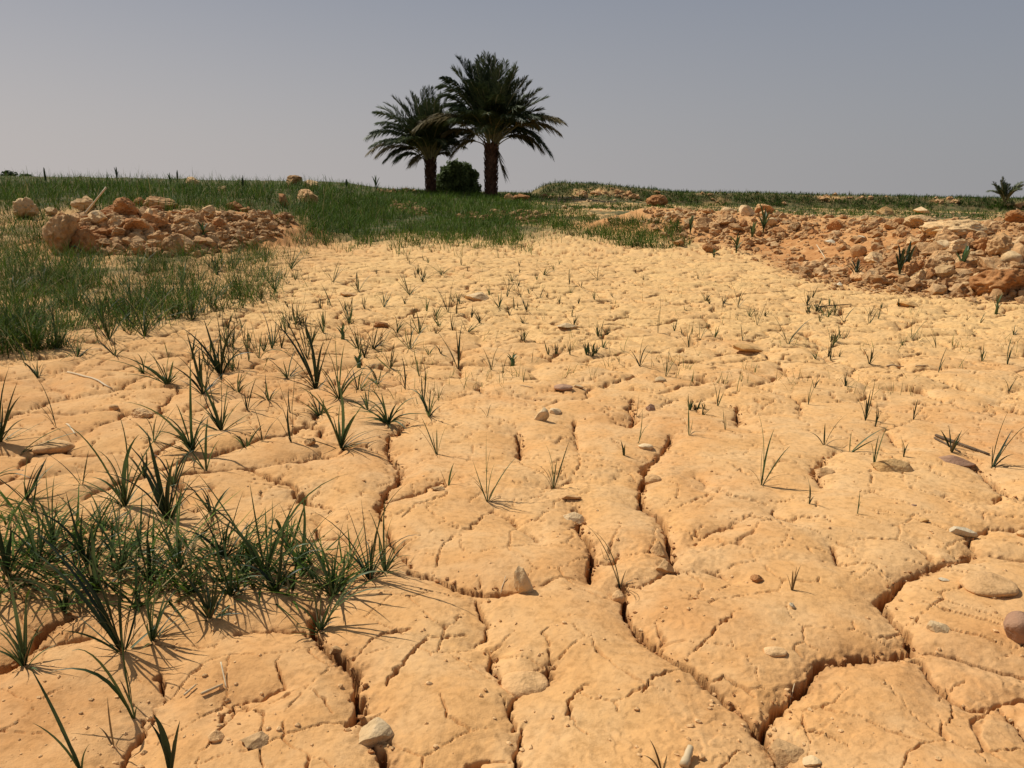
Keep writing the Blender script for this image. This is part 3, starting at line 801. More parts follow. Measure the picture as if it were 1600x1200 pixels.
# (px, py, tips or (n, height m, spread, width m), materials, label)
TUFTS = [
 (1190, 758, [(-16, 118, 4, .15), (14, 88, 6, .05), (40, 62, 11, .25), (-4, 62, 3.5, 0), (-26, 26, 3, .4, 1), (34, 8, 3, .5, 1), (48, 16, 2.5, .6, 1)], (G1, G3), 'tall green tuft with one broad drooping leaf alone on the right of the mud'),
 (762, 783, [(-24, 62, 4.5, -.5), (-3, 104, 5, -.15), (46, 72, 6, .1), (10, 58, 4, 0), (-32, 42, 3, .1), (6, 84, 2.5, 0), (18, 28, 3, .2, 1), (26, 6, 3, .3, 1), (32, 2, 3, .3, 1), (-22, 30, 3, 0, 1)], (G1, G3), 'upright green tuft with curved blades on its own in the centre foreground'),
 (716, 576, [(-42, 66, 6, .15), (-24, 44, 5, .1), (-4, 66, 6, 0), (3, 56, 7, 0), (7, 74, 7, 0), (-14, 30, 4, .1), (10, 42, 4, 0)], (G2,), 'dark upright fan of grass left of the field centre'),
 (768, 578, [(-14, 34, 5, .1), (-22, 24, 3, .2), (14, 40, 4, 0), (4, 28, 4, 0), (-6, 20, 3, .2), (24, 30, 2.5, .2)], (G2,), 'small dark forked tuft just right of the dark grass fan'),
 (533, 700, [(-62, 78, 9, .3), (-30, 70, 8, .15), (-4, 92, 9, .05), (2, 58, 7, 0), (28, 48, 7, .1), (46, 62, 5, .3), (-10, 40, 6, .1), (12, 34, 5, .1)], (G1, G2), 'tall broad bladed tuft on the edge of the domed plate left of centre'),
 (606, 662, [(-40, 30, 8, .5), (-52, 14, 7, .5), (-30, 46, 7, .3), (40, 34, 8, .3), (60, 12, 7, .5), (30, -6, 6, .6), (32, -22, 8, .8), (-46, 4, 6, .4), (-24, 22, 7, .3), (12, 26, 6, .2), (-8, 40, 5, .1), (24, 20, 6, .4), (-34, -4, 6, .5), (48, -2, 5, .5), (-60, 22, 5, .4), (8, -16, 5, .6)], (G1,), 'low spreading rosette of green leaves hanging over a crack'),
 (494, 608, [(-62, 88, 9, .15), (-44, 100, 9, .1), (-34, 60, 8, .1), (-18, 88, 8, .05), (-6, 46, 8, 0), (16, 60, 9, .15), (26, 74, 5, .1), (-56, 52, 5, .2), (10, 34, 7, .1)], (G2,), 'very dark broad leaved clump in the mid left field'),
 (530, 622, [(-14, 60, 6, .1), (12, 70, 5, .1), (36, 48, 6, .4), (52, 30, 6, .4), (-26, 40, 6, .3), (-40, 20, 6, .4), (20, 26, 6, .3), (60, 44, 4, .3), (-4, 84, 4, 0)], (G1, G2), 'bushy green clump right beside the very dark broad leaved one'),
 (583, 545, [(8, 32, 9, 0), (6, 44, 5, 0), (18, 18, 5, .2), (30, 24, 5, .3), (44, 40, 3, .3), (-14, 26, 4, .2), (-26, 14, 4, .3)], (G2,), 'grass clump with one short thick upright blade above the dark left clumps'),
 (345, 590, [(-60, 66, 8, .2), (-44, 48, 8, .2), (-20, 74, 8, .1), (6, 58, 9, .2), (34, 70, 8, .35), (60, 30, 8, .7), (-8, 40, 8, 0), (20, 44, 7, .1), (-34, 24, 6, .3), (44, 50, 5, .1), (-70, 34, 5, .2), (0, 84, 5, 0)], (G2, G1), 'dark bushy grass clump with arching leaves left of the mid field'),
 (405, 560, [(60, 0, 8, .9), (-30, 46, 8, .1), (-12, 62, 6, 0), (22, 30, 6, .2), (6, 44, 6, .1), (-44, 28, 5, .3)], (G1, G2), 'green tuft with a long leaf bowing over to the right, above the dark bushes'),
 (262, 600, [(-82, 30, 6, .15), (-60, 36, 6, .15), (-40, 26, 6, .2), (-54, 12, 6, .2), (14, 30, 6, .1), (26, 22, 5, .2), (-14, 42, 5, 0), (-6, 26, 6, .5), (-30, 44, 4, .1), (8, 46, 4, 0)], (G1, G2), 'low tuft sweeping to the left beside the pale straw stalk'),
 (318, 615, [(-12, 78, 7, 0), (-4, 60, 7, 0), (-30, 50, 6, .1), (18, 66, 5, .1), (30, 44, 6, .2), (8, 50, 5, 0), (-44, 36, 5, .2), (-20, 30, 6, .1)], (G2,), 'upright dark blades between the sweeping tuft and the dark bush'),
 (346, 672, [(-14, 110, 6, 0), (-30, 72, 6, .05), (12, 60, 6, .1), (4, 84, 4, 0), (-44, 40, 5, .2), (-8, 36, 7, .6), (16, 22, 7, .7), (30, 40, 4, .1), (-24, 22, 6, .4)], (G1, G2), 'tall thin tuft with curled base leaves on the left of the mud'),
 (300, 705, [(10, 120, 9, -.1), (-100, 62, 8, .4), (-40, 46, 6, .4), (-50, 24, 6, .5), (36, 34, 7, .5), (44, 20, 6, .6), (-14, 60, 6, .2), (-26, 34, 6, .3), (22, 50, 5, .2), (0, 30, 6, .5)], (G1, G2), 'dense tangled clump with a long leaf reaching to the left, on the left field'),
 (322, 735, [(-14, 60, 8, -.1), (6, 84, 7, .1), (-34, 40, 5, .2), (26, 48, 4, .1), (-50, 26, 4, .2)], (G1,), 'curved broad blade rising below the tangled clump'),
 (262, 812, [(-60, 98, 8, .05), (-40, 70, 8, .1), (-90, 60, 5, .2), (-18, 110, 7, .05), (24, 80, 7, .1), (46, 60, 6, .2), (66, 40, 5, .3), (8, 50, 7, 0), (-34, 40, 6, .2), (36, 100, 5, 0)], (G2, G1), 'dark fan of blades standing over a hole in the left mud'),
 (195, 790, [(-2, 120, 8, 0), (-60, 100, 6, .3), (34, 90, 7, .1), (-30, 70, 6, .2), (60, 60, 5, .3), (-48, 36, 5, .4), (-20, 44, 6, .2), (20, 56, 6, .1), (68, 108, 4, .1)], (G1,), 'pale green tuft of slender blades left of the dark fan'),
 (410, 690, [(-14, 54, 6, 0), (20, 30, 4, .1), (-26, 28, 3, .1), (30, 44, 3, .1), (-6, 26, 5, 0), (14, 12, 4, .4)], (G2,), 'small slim tuft between the tangled clump and the tall broad one'),
 (455, 690, [(-2, 58, 7, 0), (-18, 60, 3, .1), (-24, 40, 3, 0), (6, 66, 3, 0)], (G2,), 'narrow pair of dark upright blades left of the domed plate'),
 (683, 710, [(-26, 58, 4, .1), (0, 40, 4, 0), (18, 48, 4, 0), (-8, 34, 3, 0), (-34, 44, 2.5, 0, 1)], (G1, G3), 'little forked sprout right of the spreading rosette'),
 (865, 763, [(-16, 68, 3.5, .05), (22, 72, 4.5, .1), (-8, 44, 4, 0), (4, 46, 4, 0), (-40, 34, 3, .6, 1), (24, 40, 3, .1, 1), (-26, 26, 3, .3, 1), (-10, 30, 4, .1)], (G1, G3), 'thin half dry sprout in the dip beneath a rounded plate'),
 (970, 918, [(-64, 92, 4.5, .12), (-58, 86, 3, .15), (8, 28, 4, 0, 1), (22, 12, 3, .3, 1), (-10, 26, 4, 0, 1)], (G2, G3), 'single long dark blade leaning left between two cracks'),
 (700, 488, [(-26, 44, 7, .1), (-14, 28, 8, .1), (-4, 40, 6, 0), (10, 56, 5, 0), (6, 34, 6, 0), (20, 28, 5, .1), (-32, 20, 5, .2), (16, 42, 4, 0)], (G2,), 'dark spiky tuft just left of the pale yellow stone'),
 (1000, 572, [(4, 50, 6, 0), (-16, 26, 6, .1), (13, 34, 6, .3), (-38, 26, 2.5, .4), (-8, 14, 5, .2), (24, 4, 3, .3, 1), (18, 28, 3, .1)], (G2, G3), 'dark star shaped sprout right of the field centre'),
 (1040, 588, [(-13, 40, 4, -.3), (0, 32, 3, 0), (19, 34, 4, .1), (4, 44, 2.5, 0)], (G1,), 'pronged pale sprout with a stone at its foot'),
 (1231, 537, [(-26, 48, 6, .1), (38, 42, 7, .15), (24, 32, 6, .15), (10, 20, 5, 0), (-10, 26, 5, 0), (30, 10, 4, .5), (-30, 22, 3, .3)], (G2,), 'dark V shaped tuft in the right half of the field'),
 (1318, 502, [(-30, 22, 5, .1), (-12, 44, 5, .1), (-6, 24, 6, 0), (18, 24, 6, .1), (10, 18, 5, 0), (-18, 16, 4, .1)], (G2,), 'dark fanned tuft in front of the right rubble'),
 (1463, 545, [(-12, 36, 7, .2), (-30, 48, 3, .2), (-6, 20, 6, .1), (-20, 26, 5, .3), (-40, 40, 2.5, 0)], (G2,), 'dark blades bowing to the left near the right edge'),
 (1425, 530, [(-2, 34, 5, 0), (6, 28, 4, 0), (28, 32, 3, .1), (14, 22, 3, 0), (-4, 20, 4, 0)], (G1,), 'thin sprout left of the bowing blades'),
 (1574, 570, [(4, 46, 7, 0), (12, 42, 5, .1), (1, 30, 6, 0)], (G2,), 'thick upright blade at the right edge of the field'),
 (1466, 582, [(12, 40, 5, .1), (8, 24, 5, .1)], (G2,), 'single dark leaning blade below the bowing ones'),
 (1352, 657, [(5, 68, 4, 0), (-8, 42, 5, 0), (-2, 36, 7, 0), (3, 48, 6, 0), (-16, 36, 3, 0), (7, 22, 5, 0), (-12, 20, 3, .1)], (G2,), 'narrow dark tuft in the middle of the right field'),
 (1367, 666, [(-3, 40, 5, .1), (6, 24, 4, 0), (2, 30, 4, 0)], (G2,), 'smaller dark sprout touching the narrow dark tuft'),
 (1328, 706, [(52, 40, 6, .1), (40, 22, 5, 0), (-1, 32, 5, 0)], (G1,), 'bright green blade slanting right over the right field'),
 (1288, 695, [(-4, 34, 5, 0), (28, 48, 5, .15), (-24, 20, 4, .3), (12, 26, 3, .1), (34, 8, 3, .5, 1)], (G2, G3), 'open three bladed tuft right of the tall broad drooping one'),
 (1365, 731, [(-8, 40, 4, .1), (2, 52, 4, 0), (10, 66, 6, .3)], (G1,), 'sprout standing behind the flat ochre stone'),
 (1412, 714, [(-6, 28, 5, 0), (6, 22, 5, .1), (-2, 16, 6, 0), (-8, 34, 3, 0)], (G2,), 'stubby dark sprout above the flat ochre stone'),
 (1550, 731, [(8, 92, 5, 0), (48, 74, 7, .2), (32, 60, 6, .2), (18, 40, 6, 0), (-6, 36, 3, 0), (34, 22, 4, .4), (26, 8, 3, .5, 1), (44, 2, 3, .4, 1)], (G2, G3), 'tall dark tuft leaning right at the right edge of the picture'),
 (1427, 655, [(2, 32, 5, 0), (-3, 22, 6, 0), (8, 14, 4, .1)], (G2,), 'short dark sprout over a small crack right of centre'),
 (1576, 612, [(-12, 22, 5, .2), (10, 26, 5, -.2), (4, 14, 5, 0)], (G2,), 'small forked sprout close to the right edge'),
 (1077, 680, [(-8, 62, 4.5, 0), (-16, 34, 3, .1), (4, 28, 5, 0), (24, 4, 4, .6, 1), (-3, 50, 3, 0)], (G1, G3), 'thin upright tuft above the long dark crack'),
 (1133, 671, [(-6, 32, 4.5, 0), (-2, 20, 4, 0)], (G1,), 'single short blade near the short dark crack'),
 (997, 693, [(4, 56, 4, -.2), (18, 30, 4, .4)], (G1,), 'two curved thin blades left of the thin upright tuft'),
 (993, 660, [(-8, 38, 3, 0, 1), (4, 44, 3, 0, 1), (14, 26, 3, 0, 1), (-16, 20, 3, .1, 1), (8, 18, 3, 0, 1)], (G1, G3), 'dry brown sprout growing out of a crack'),
 (1121, 634, [(-12, 38, 4, 0), (4, 30, 4, .1), (9, 22, 4, -.2)], (G1,), 'slim sprout right of the field centre line'),
 (1263, 632, [(3, 42, 4, 0), (8, 30, 4, 0), (-2, 22, 4, 0)], (G1,), 'slim sprout just right of a dark crack'),
 (1272, 606, [(4, 24, 5, 0), (-8, 18, 5, .1), (10, 14, 5, .1)], (G2,), 'tiny dark bushy sprout behind the slim one'),
 (1153, 480, [(-16, 44, 6, .1), (4, 28, 6, 0), (22, 18, 6, .2), (-26, 22, 4, .2), (12, 30, 4, 0)], (G2,), 'dark forked tuft in the upper right field'),
 (1183, 508, [(-8, 34, 5, 0), (6, 24, 5, .1), (12, 40, 3, 0)], (G2,), 'thin tuft below the dark forked one, upper right field'),
 (1076, 545, [(-6, 38, 7, .1), (-18, 24, 4, .1), (2, 28, 6, 0), (4, 48, 3, 0)], (G2,), 'upright tuft with a thick dark blade in the centre right'),
 (1092, 535, [(-2, 34, 5, 0), (12, 40, 4, 0), (20, 24, 4, .1), (-10, 20, 4, .2)], (G1,), 'feathery pale tuft touching the one with the thick blade'),
 (1028, 520, [(2, 42, 7, 0), (0, 60, 3, 0)], (G2,), 'single thick vertical stem in the upper centre of the field'),
 (1160, 532, [(10, 18, 6, .1), (-4, 26, 5, 0), (4, 14, 6, 0)], (G2,), 'short green tuft behind the orange lump of rock'),
 (934, 437, [(-28, 20, 6, .2), (-12, 22, 6, .1), (2, 24, 6, 0), (16, 18, 6, .1), (24, 10, 5, .2), (-18, 12, 5, .1), (8, 26, 4, 0)], (G2,), 'wide dark spiky tuft near the top of the mud'),
 (890, 445, [(-1, 26, 9, 0), (2, 20, 6, 0)], (G2,), 'single broad dark blade at the upper centre'),
 (814, 465, [(-10, 26, 5, .1), (8, 20, 5, .1), (0, 18, 5, 0), (-16, 14, 4, .1)], (G2,), 'small forked tuft right of the pale yellow stone'),
 (655, 588, [(-8, 58, 3, 0), (-18, 40, 3, .1), (4, 46, 4, 0), (8, 60, 3, 0), (-6, 30, 4, 0), (14, 34, 3, 0)], (G1,), 'tall feathery stalks left of the dark grass fan'),
 (633, 608, [(-6, 52, 6, 0), (-2, 40, 5, .1), (4, 26, 5, 0), (-14, 30, 4, .1)], (G2,), 'dark upright stalks between the bushy clump and the feathery stalks'),
 (662, 624, [(1, 56, 6, 0), (-3, 38, 5, 0)], (G2,), 'dark single stalk with a hooked top beside the rosette'),
 (454, 645, [(-20, 54, 5, 0), (6, 70, 5, 0), (-2, 40, 5, 0)], (G2,), 'two slim dark stems left of the tall broad bladed tuft'),
 (386, 640, [(8, 40, 5, .1), (-12, 34, 4, .1), (-4, 26, 5, 0), (22, 50, 4, .1), (30, 20, 4, .3)], (G2,), 'slim tuft below the leaf bowing to the right'),
 (480, 560, [(-20, 76, 6, .1), (-10, 58, 7, 0), (14, 40, 6, .1), (-34, 44, 5, .1), (26, 60, 4, 0), (4, 84, 4, 0)], (G2,), 'tall dark tuft rising behind the very dark clump'),
 (88, 545, [(-40, 60, 6, .2), (-20, 70, 6, .1), (0, 60, 6, 0), (24, 50, 6, .1), (40, 36, 6, .2), (-50, 30, 5, .2), (12, 72, 4, 0), (-8, 40, 7, 0), (30, 60, 4, .1)], (G1, G2), 'green clump at the far left edge of the bare mud'),
 (46, 545, [(-30, 56, 6, .2), (-14, 64, 6, .1), (8, 50, 6, 0), (24, 40, 6, .1), (-40, 30, 5, .2)], (G1, G2), 'lighter clump beside the far left one'),
 (0, 690, [(26, 78, 8, .1), (42, 60, 7, .2), (16, 50, 7, .1), (34, 30, 7, .3), (24, 96, 5, 0), (-10, 60, 6, 0), (60, 16, 4, .4), (12, 30, 6, .2)], (G2, G1), 'dark clump cut by the left edge of the picture'),
 (22, 715, [(84, 52, 9, .12), (98, 44, 8, .1), (70, 30, 5, .2)], (G1,), 'two long broad blades pointing right from the left edge'),
 (88, 668, [(-16, 78, 6, .05), (-40, 40, 3, .3), (-22, 22, 2.5, .4), (-10, 36, 2.5, .1)], (G2,), 'single tall dark blade with wiry stems on the left mud'),
 (-14, 748, [(80, 2, 7, .15), (64, 14, 6, .2), (50, 22, 4, .1)], (G1,), 'flat bluish blade lying in from the left edge'),
 (128, 757, [(-54, 48, 4, .1), (20, 54, 4, -.1), (-8, 28, 3, 0), (12, 20, 3, 0)], (G2,), 'thin V shaped sprout on the left foreground plate'),
 (210, 1122, [(-68, 96, 8, .75), (-120, 62, 6, .95), (6, 20, 5, 0), (-14, 40, 5, .1)], (G1,), 'solitary stem with a leaf bent over in a hook, lower left'),
 (205, 1098, [(-8, 78, 3, 0), (-5, 112, 3, 0), (-20, 34, 3, .1, 1)], (G1, G3), 'two hair thin upright stems behind the hooked leaf'),
 (128, 1205, [(-88, 152, 7, .12), (-58, 70, 5, .1), (14, 40, 5, .1), (-30, 60, 4, .1)], (G1,), 'long tapering blade leaning left at the bottom edge'),
 (266, 1206, [(-21, 82, 10, .05), (30, 74, 6, -.15), (-32, 70, 6, .05), (10, 46, 4, 0)], (G2, G1), 'three stiff blades fanning up from the bottom edge'),
 (178, 1165, [(0, 70, 2.5, 0, 1), (-26, 26, 2.5, .2, 1), (24, 20, 2.5, .2, 1)], (G1, G3), 'dry hair thin stalk on the lower left dome'),
 (1238, 922, [(2, 36, 3.5, .2, 1), (-4, 30, 3.5, 0, 1), (10, 38, 2.5, .1, 1), (-10, 24, 3, 0, 1)], (G1, G3), 'short dry stubs in the right foreground'),
 (1340, 803, [(0, 36, 3, 0), (4, 20, 3, 0)], (G1,), 'single thin upright shoot in the right foreground'),
 (1264, 787, [(-2, 30, 4, .1), (-12, 44, 3.5, .1), (2, 16, 4, 0), (8, 12, 3, .1)], (G2,), 'thin dark sprig right of the tall tuft, foreground'),
 (1215, 1190, [(-34, 24, 2.5, .2, 1), (-46, 10, 2.5, .2, 1)], (G1, G3), 'dry wisps lying in the wide crack at the bottom'),
 (1035, 1205, [(-24, 44, 4, .1, 1), (-14, 30, 4, .1, 1), (6, 24, 4, 0, 1), (-30, 22, 3, .2, 1)], (G1, G3), 'dry wisps at the bottom edge beside the pale straw stub'),
 (945, 873, [(-8, 18, 2.5, 0, 1), (10, 10, 2.5, 0, 1)], (G1, G3), 'faint dry wisp beside the black crack'),
 (700, 762, [(-14, 30, 4, .1, 1), (10, 38, 5, .1), (14, 26, 4, .1)], (G1, G3), 'tiny leaning sprout above a short crack, centre left'),
 (785, 590, [(-4, 30, 3, 0), (8, 34, 2.5, 0), (14, 16, 3, .1)], (G1,), 'tiny wiry sprout right of the forked dark tuft'),
 (818, 597, [(-1, 26, 5, 0), (4, 22, 3, 0)], (G1,), 'tiny upright sprig centre left of the field'),
 (762, 650, [(6, 20, 4, .1), (-18, 16, 3, .2, 1), (-4, 10, 3, 0)], (G2, G3), 'tiny hooked sprout on the centre left mud'),
]
for i, (px, py, tips, mats, label) in enumerate(TUFTS):
    big = len(tips) >= 7 and px < 700 and G3 not in mats
    if big: tips = [(t_[0] * 1.12, t_[1] * (1.22 if t_[1] > 0 else 1), t_[2] * 1.55) + tuple(t_[3:]) for t_ in tips]
    bl = tip_blades(px, py, tips, 500 + i)
    if big:
        hs = max(t_[1] for t_ in tips) * P3(px, py)[1] / F
        bl += auto_blades(15, hs * 0.72, 1.3, 0.0052, 7000 + i, 0.7, dmat=0.5)
    tuft('grass_tuft', px, py, bl, label, mats=mats, seed=i)

# the large clump at lower left: tufts rooted in it, front to back
CLUMP = [
 (192, 1018, [(-170, 190, 9, .1), (-140, 150, 11, .15), (-120, 172, 8, .1), (-60, 120, 8, .1), (-40, 170, 8, .05), (-14, 150, 9, .05), (6, 118, 9, 0), (30, 100, 8, .1), (20, 160, 6, 0), (60, 60, 6, .2), (-90, 90, 7, .2), (44, 130, 5, .1), (-26, 80, 8, .1)], 'largest green tuft in the lower left, its blades sweeping up to the left'),
 (237, 1000, [(8, 130, 9, 0), (24, 110, 7, .1), (-6, 90, 7, 0), (40, 70, 6, .2), (-22, 110, 5, .1), (14, 60, 6, .1)], 'slim upright tuft touching the largest one on its right'),
 (38, 1040, [(-20, 140, 7, .05), (10, 110, 8, .1), (-50, 60, 7, .2), (40, 70, 6, .2), (-36, 100, 6, .1), (0, 70, 7, 0), (24, 130, 5, .1), (-60, 26, 6, .3)], 'dark tuft in a crack at the lower left edge'),
 (12, 900, [(-2, 130, 10, 0), (-20, 110, 8, .1), (24, 90, 8, .1), (40, 60, 7, .3), (8, 60, 9, 0), (60, 80, 5, .2)], 'tall tuft with a broad upright blade against the left edge'),
 (60, 880, [(-30, 100, 7, .1), (-10, 120, 6, .1), (20, 100, 7, .1), (50, 70, 7, .3), (30, 50, 8, .2), (-46, 60, 6, .2), (8, 80, 7, 0)], 'green tuft second from the left edge in the large clump'),
 (84, 850, [(0, 126, 8, 0), (24, 108, 8, .1), (50, 60, 7, .3), (-26, 70, 7, .2), (66, 66, 5, .3), (10, 70, 7, 0), (-50, 90, 5, .1)], 'tuft with crossed pale blades at the back of the large clump'),
 (135, 880, [(-60, 80, 7, .3), (-24, 110, 7, .1), (6, 90, 8, 0), (40, 100, 7, .1), (60, 50, 6, .4), (-44, 40, 7, .4), (26, 60, 7, .2), (-10, 60, 8, .1)], 'tuft in the left half of the large clump with leaves on all sides'),
 (150, 925, [(-70, 60, 7, .3), (-30, 90, 7, .1), (10, 110, 8, .1), (44, 80, 7, .2), (70, 40, 6, .4), (-54, 24, 7, .5), (24, 50, 8, .2)], 'wide tuft just behind the largest one'),
 (190, 890, [(-50, 90, 7, .2), (-18, 120, 6, .1), (14, 100, 8, .1), (50, 80, 7, .3), (30, 50, 8, .3), (-36, 50, 8, .3), (70, 30, 6, .5)], 'tuft of fine crossing blades in the middle of the large clump'),
 (232, 905, [(-60, 60, 7, .3), (-20, 100, 7, .1), (20, 120, 6, .1), (48, 70, 7, .3), (8, 60, 8, 0), (70, 50, 6, .4), (-40, 30, 8, .4)], 'tuft in the heart of the large clump, right of the fine bladed one'),
 (280, 890, [(-50, 110, 7, .1), (-20, 90, 8, .1), (16, 110, 7, .1), (46, 60, 8, .3), (-36, 50, 8, .3), (70, 80, 5, .2), (4, 50, 8, .1)], 'tuft behind the long flat blade of the large clump'),
 (300, 925, [(90, 18, 9, .1), (-70, 60, 7, .3), (-30, 90, 7, .1), (14, 80, 8, .1), (50, 60, 7, .3), (-50, 24, 7, .5), (30, 30, 8, .3)], 'tuft with one long level blade pointing right'),
 (328, 965, [(-40, 66, 7, .1), (-14, 96, 7, .05), (10, 70, 7, .1), (34, 50, 6, .2), (-26, 40, 7, .2), (4, 40, 7, 0), (20, 84, 5, 0)], 'small upright tuft at the front right of the large clump'),
 (360, 930, [(-44, 90, 7, .1), (-20, 60, 8, .1), (12, 86, 7, .1), (40, 60, 8, .2), (60, 30, 7, .5), (-60, 50, 6, .2), (2, 50, 8, 0)], 'tuft in the right part of the large clump'),
 (415, 900, [(-110, 120, 9, .1), (-84, 150, 7, .05), (-60, 80, 9, .1), (-14, 140, 10, 0), (16, 120, 9, .1), (126, 162, 10, .45), (50, 90, 7, .1), (84, 50, 8, .5), (-30, 60, 9, .1), (30, 60, 9, .2), (60, 30, 8, .5), (-50, 30, 8, .4)], 'big tuft with one very long arching blade reaching right'),
 (432, 925, [(-40, 80, 8, .1), (40, 80, 8, .2), (60, 40, 8, .5), (14, 50, 8, .1), (-60, 40, 8, .4), (78, 64, 6, .5), (20, 100, 6, .1)], 'bushy tuft at the foot of the long arching blade'),
 (500, 985, [(20, 46, 9, .2), (60, 70, 7, .2), (84, 100, 7, .1), (-14, 90, 6, .1), (116, 62, 7, .4), (36, 20, 8, .4), (4, 60, 7, 0), (-40, 40, 6, .4), (44, 110, 5, .05)], 'tuft rooted in the wide crack at the right end of the clump'),
 (520, 930, [(-60, 100, 6, .1), (-20, 86, 7, .1), (20, 110, 7, .05), (60, 90, 6, .2), (100, 34, 8, .5), (40, 50, 7, .3), (-44, 40, 7, .3), (-86, 70, 5, .2), (0, 60, 8, 0)], 'tuft with a bluish leaf stretching right over the mud'),
 (578, 905, [(-70, 80, 5, .1), (-36, 110, 5, .05), (-10, 120, 7, 0), (20, 100, 6, .1), (66, 140, 7, .1), (50, 60, 6, .3), (84, 66, 5, .4), (-50, 46, 6, .3), (6, 60, 7, 0), (-84, 100, 4, .1)], 'spiky tuft beside the domed plate at the right end of the clump'),
 (602, 892, [(-24, 90, 5, .05), (14, 80, 5, .1), (34, 50, 5, .3), (-10, 50, 6, 0), (40, 24, 5, .4), (4, 108, 4, 0)], 'thin dark tuft at the very right of the large clump'),
 (470, 880, [(-60, 60, 6, .3), (-30, 90, 6, .1), (10, 100, 7, .05), (40, 60, 6, .3), (-12, 50, 8, .1), (60, 80, 4, .2)], 'tuft behind the spiky one, right half of the clump'),
 (350, 870, [(-50, 80, 6, .1), (-20, 110, 7, .1), (20, 60, 7, .2), (40, 100, 4, .1), (-66, 40, 6, .4), (4, 50, 8, 0)], 'tuft at the back of the large clump near its middle'),
 (100, 955, [(-60, 50, 7, .3), (-20, 76, 7, .1), (20, 70, 8, .1), (56, 46, 7, .3), (-40, 20, 7, .5), (6, 50, 8, 0)], 'low spreading tuft left of the largest one'),
]
for i, (px, py, tips, label) in enumerate(CLUMP):
    bl = [(t_, c_, w_ * (0.62 if i == 0 else 0.88), m_) for t_, c_, w_, m_ in tip_blades(px, py, tips, 900 + i)]
    hs = max(t_[1] for t_ in tips) * P3(px, py)[1] / F
    bl += auto_blades(6, hs * 0.7, 1.5, 0.0062, 8000 + i, 0.5, dmat=0.3) + auto_blades(5, hs * 0.62, 1.3, 0.0036, 8500 + i, 0.75, dmat=0.3) + [(t_, c_, w_, 2) for t_, c_, w_, m_ in auto_blades(3, hs * 0.5, 1.5, 0.004, 8700 + i, 0.6)]
    tuft('grass_tuft', px, py, bl, label, mats=(G1, G2, G3) if i % 3 else (G2, G1, G3), seed=700 + i, group='tufts of the large clump at lower left')
    e_ = None

# countable small sprouts of the mud, each its own object
REG = [
 ('sprouts at the far left of the mud', 'small grass sprout on the mud close to the left grass', [(300, 520), (450, 430), (640, 405), (640, 560), (420, 560), (330, 600)], 62, 0.10),
 ('sprouts at the top centre of the mud', 'small grass sprout on the mud below the central meadow', [(640, 402), (960, 392), (960, 560), (640, 560)], 70, 0.085),
 ('sprouts before the right rubble', 'small grass sprout on the mud in front of the right rubble', [(960, 392), (1180, 405), (1400, 470), (1640, 500), (1640, 590), (960, 560)], 66, 0.08),
 ('sprouts of the right mud', 'tiny lone shoot on the cracked mud of the right half', [(960, 580), (1640, 600), (1640, 740), (960, 740)], 10, 0.055),
]
rr = random.Random(99)
FM = [(190, 0, '')]
FM = [(716, 560, 'dark upright fan of grass'), (746, 465, 'pale yellow wedge of stone'), (583, 530, 'thick upright blade'), (480, 540, 'tall dark tuft'), (440, 480, 'left grass edge'), (655, 570, 'feathery stalks'), (700, 480, 'dark spiky tuft'), (814, 460, 'small forked tuft'), (934, 430, 'wide dark spiky tuft'), (888, 508, 'tilted flat slab'), (1000, 565, 'dark star shaped sprout'), (1168, 545, 'orange lump of rock'), (1231, 530, 'dark V shaped tuft'), (1318, 498, 'dark fanned tuft'), (1153, 475, 'dark forked tuft'), (1076, 540, 'tuft with a thick blade'), (1028, 515, 'thick vertical stem'), (1463, 540, 'blades bowing left'), (1574, 560, 'thick blade at the right edge'), (1427, 650, 'short dark sprout'), (1352, 650, 'narrow dark tuft'), (1418, 478, 'orange flake'), (1290, 478, 'dark thin stick'), (640, 415, 'near edge of the meadow'), (860, 405, 'far end of the mud'), (1120, 402, 'low green clump by the rubble'), (545, 460, 'flat mud flake'), (560, 420, 'left end of the meadow'), (400, 540, 'leaf bowing right'), (1560, 500, 'faint thin plant under the rubble'), (1077, 670, 'thin upright tuft')]
def near_label(what, px, py, marks):
    for q in sorted(marks, key=lambda m_: math.hypot(px - m_[0], (py - m_[1]) * 1.6))[:5]:
        t_ = _near(what, px, py, q)
        if t_ not in USED: break
    USED.add(t_)
    return t_
USED = set()
def _near(what, px, py, q):
    dx, dy = px - q[0], py - q[1]; r_ = math.hypot(dx, dy * 1.6)
    how = 'just' if r_ < 20 else ('close' if r_ < 50 else 'some way')
    if abs(dx) > abs(dy) * 2.2: w_ = 'right of' if dx > 0 else 'left of'
    elif abs(dy) > abs(dx) * 2.2: w_ = 'behind' if dy < 0 else 'in front of'
    else: w_ = ('behind and ' if dy < 0 else 'in front and ') + ('right of' if dx > 0 else 'left of')
    t_ = '%s %s %s the %s' % (what, how, w_, q[2])
    return t_ if len(t_.split()) <= 16 else t_.replace(' some way ', ' ').replace(' close ', ' ').replace(' of fine blades', '').replace(' and ', ' ')
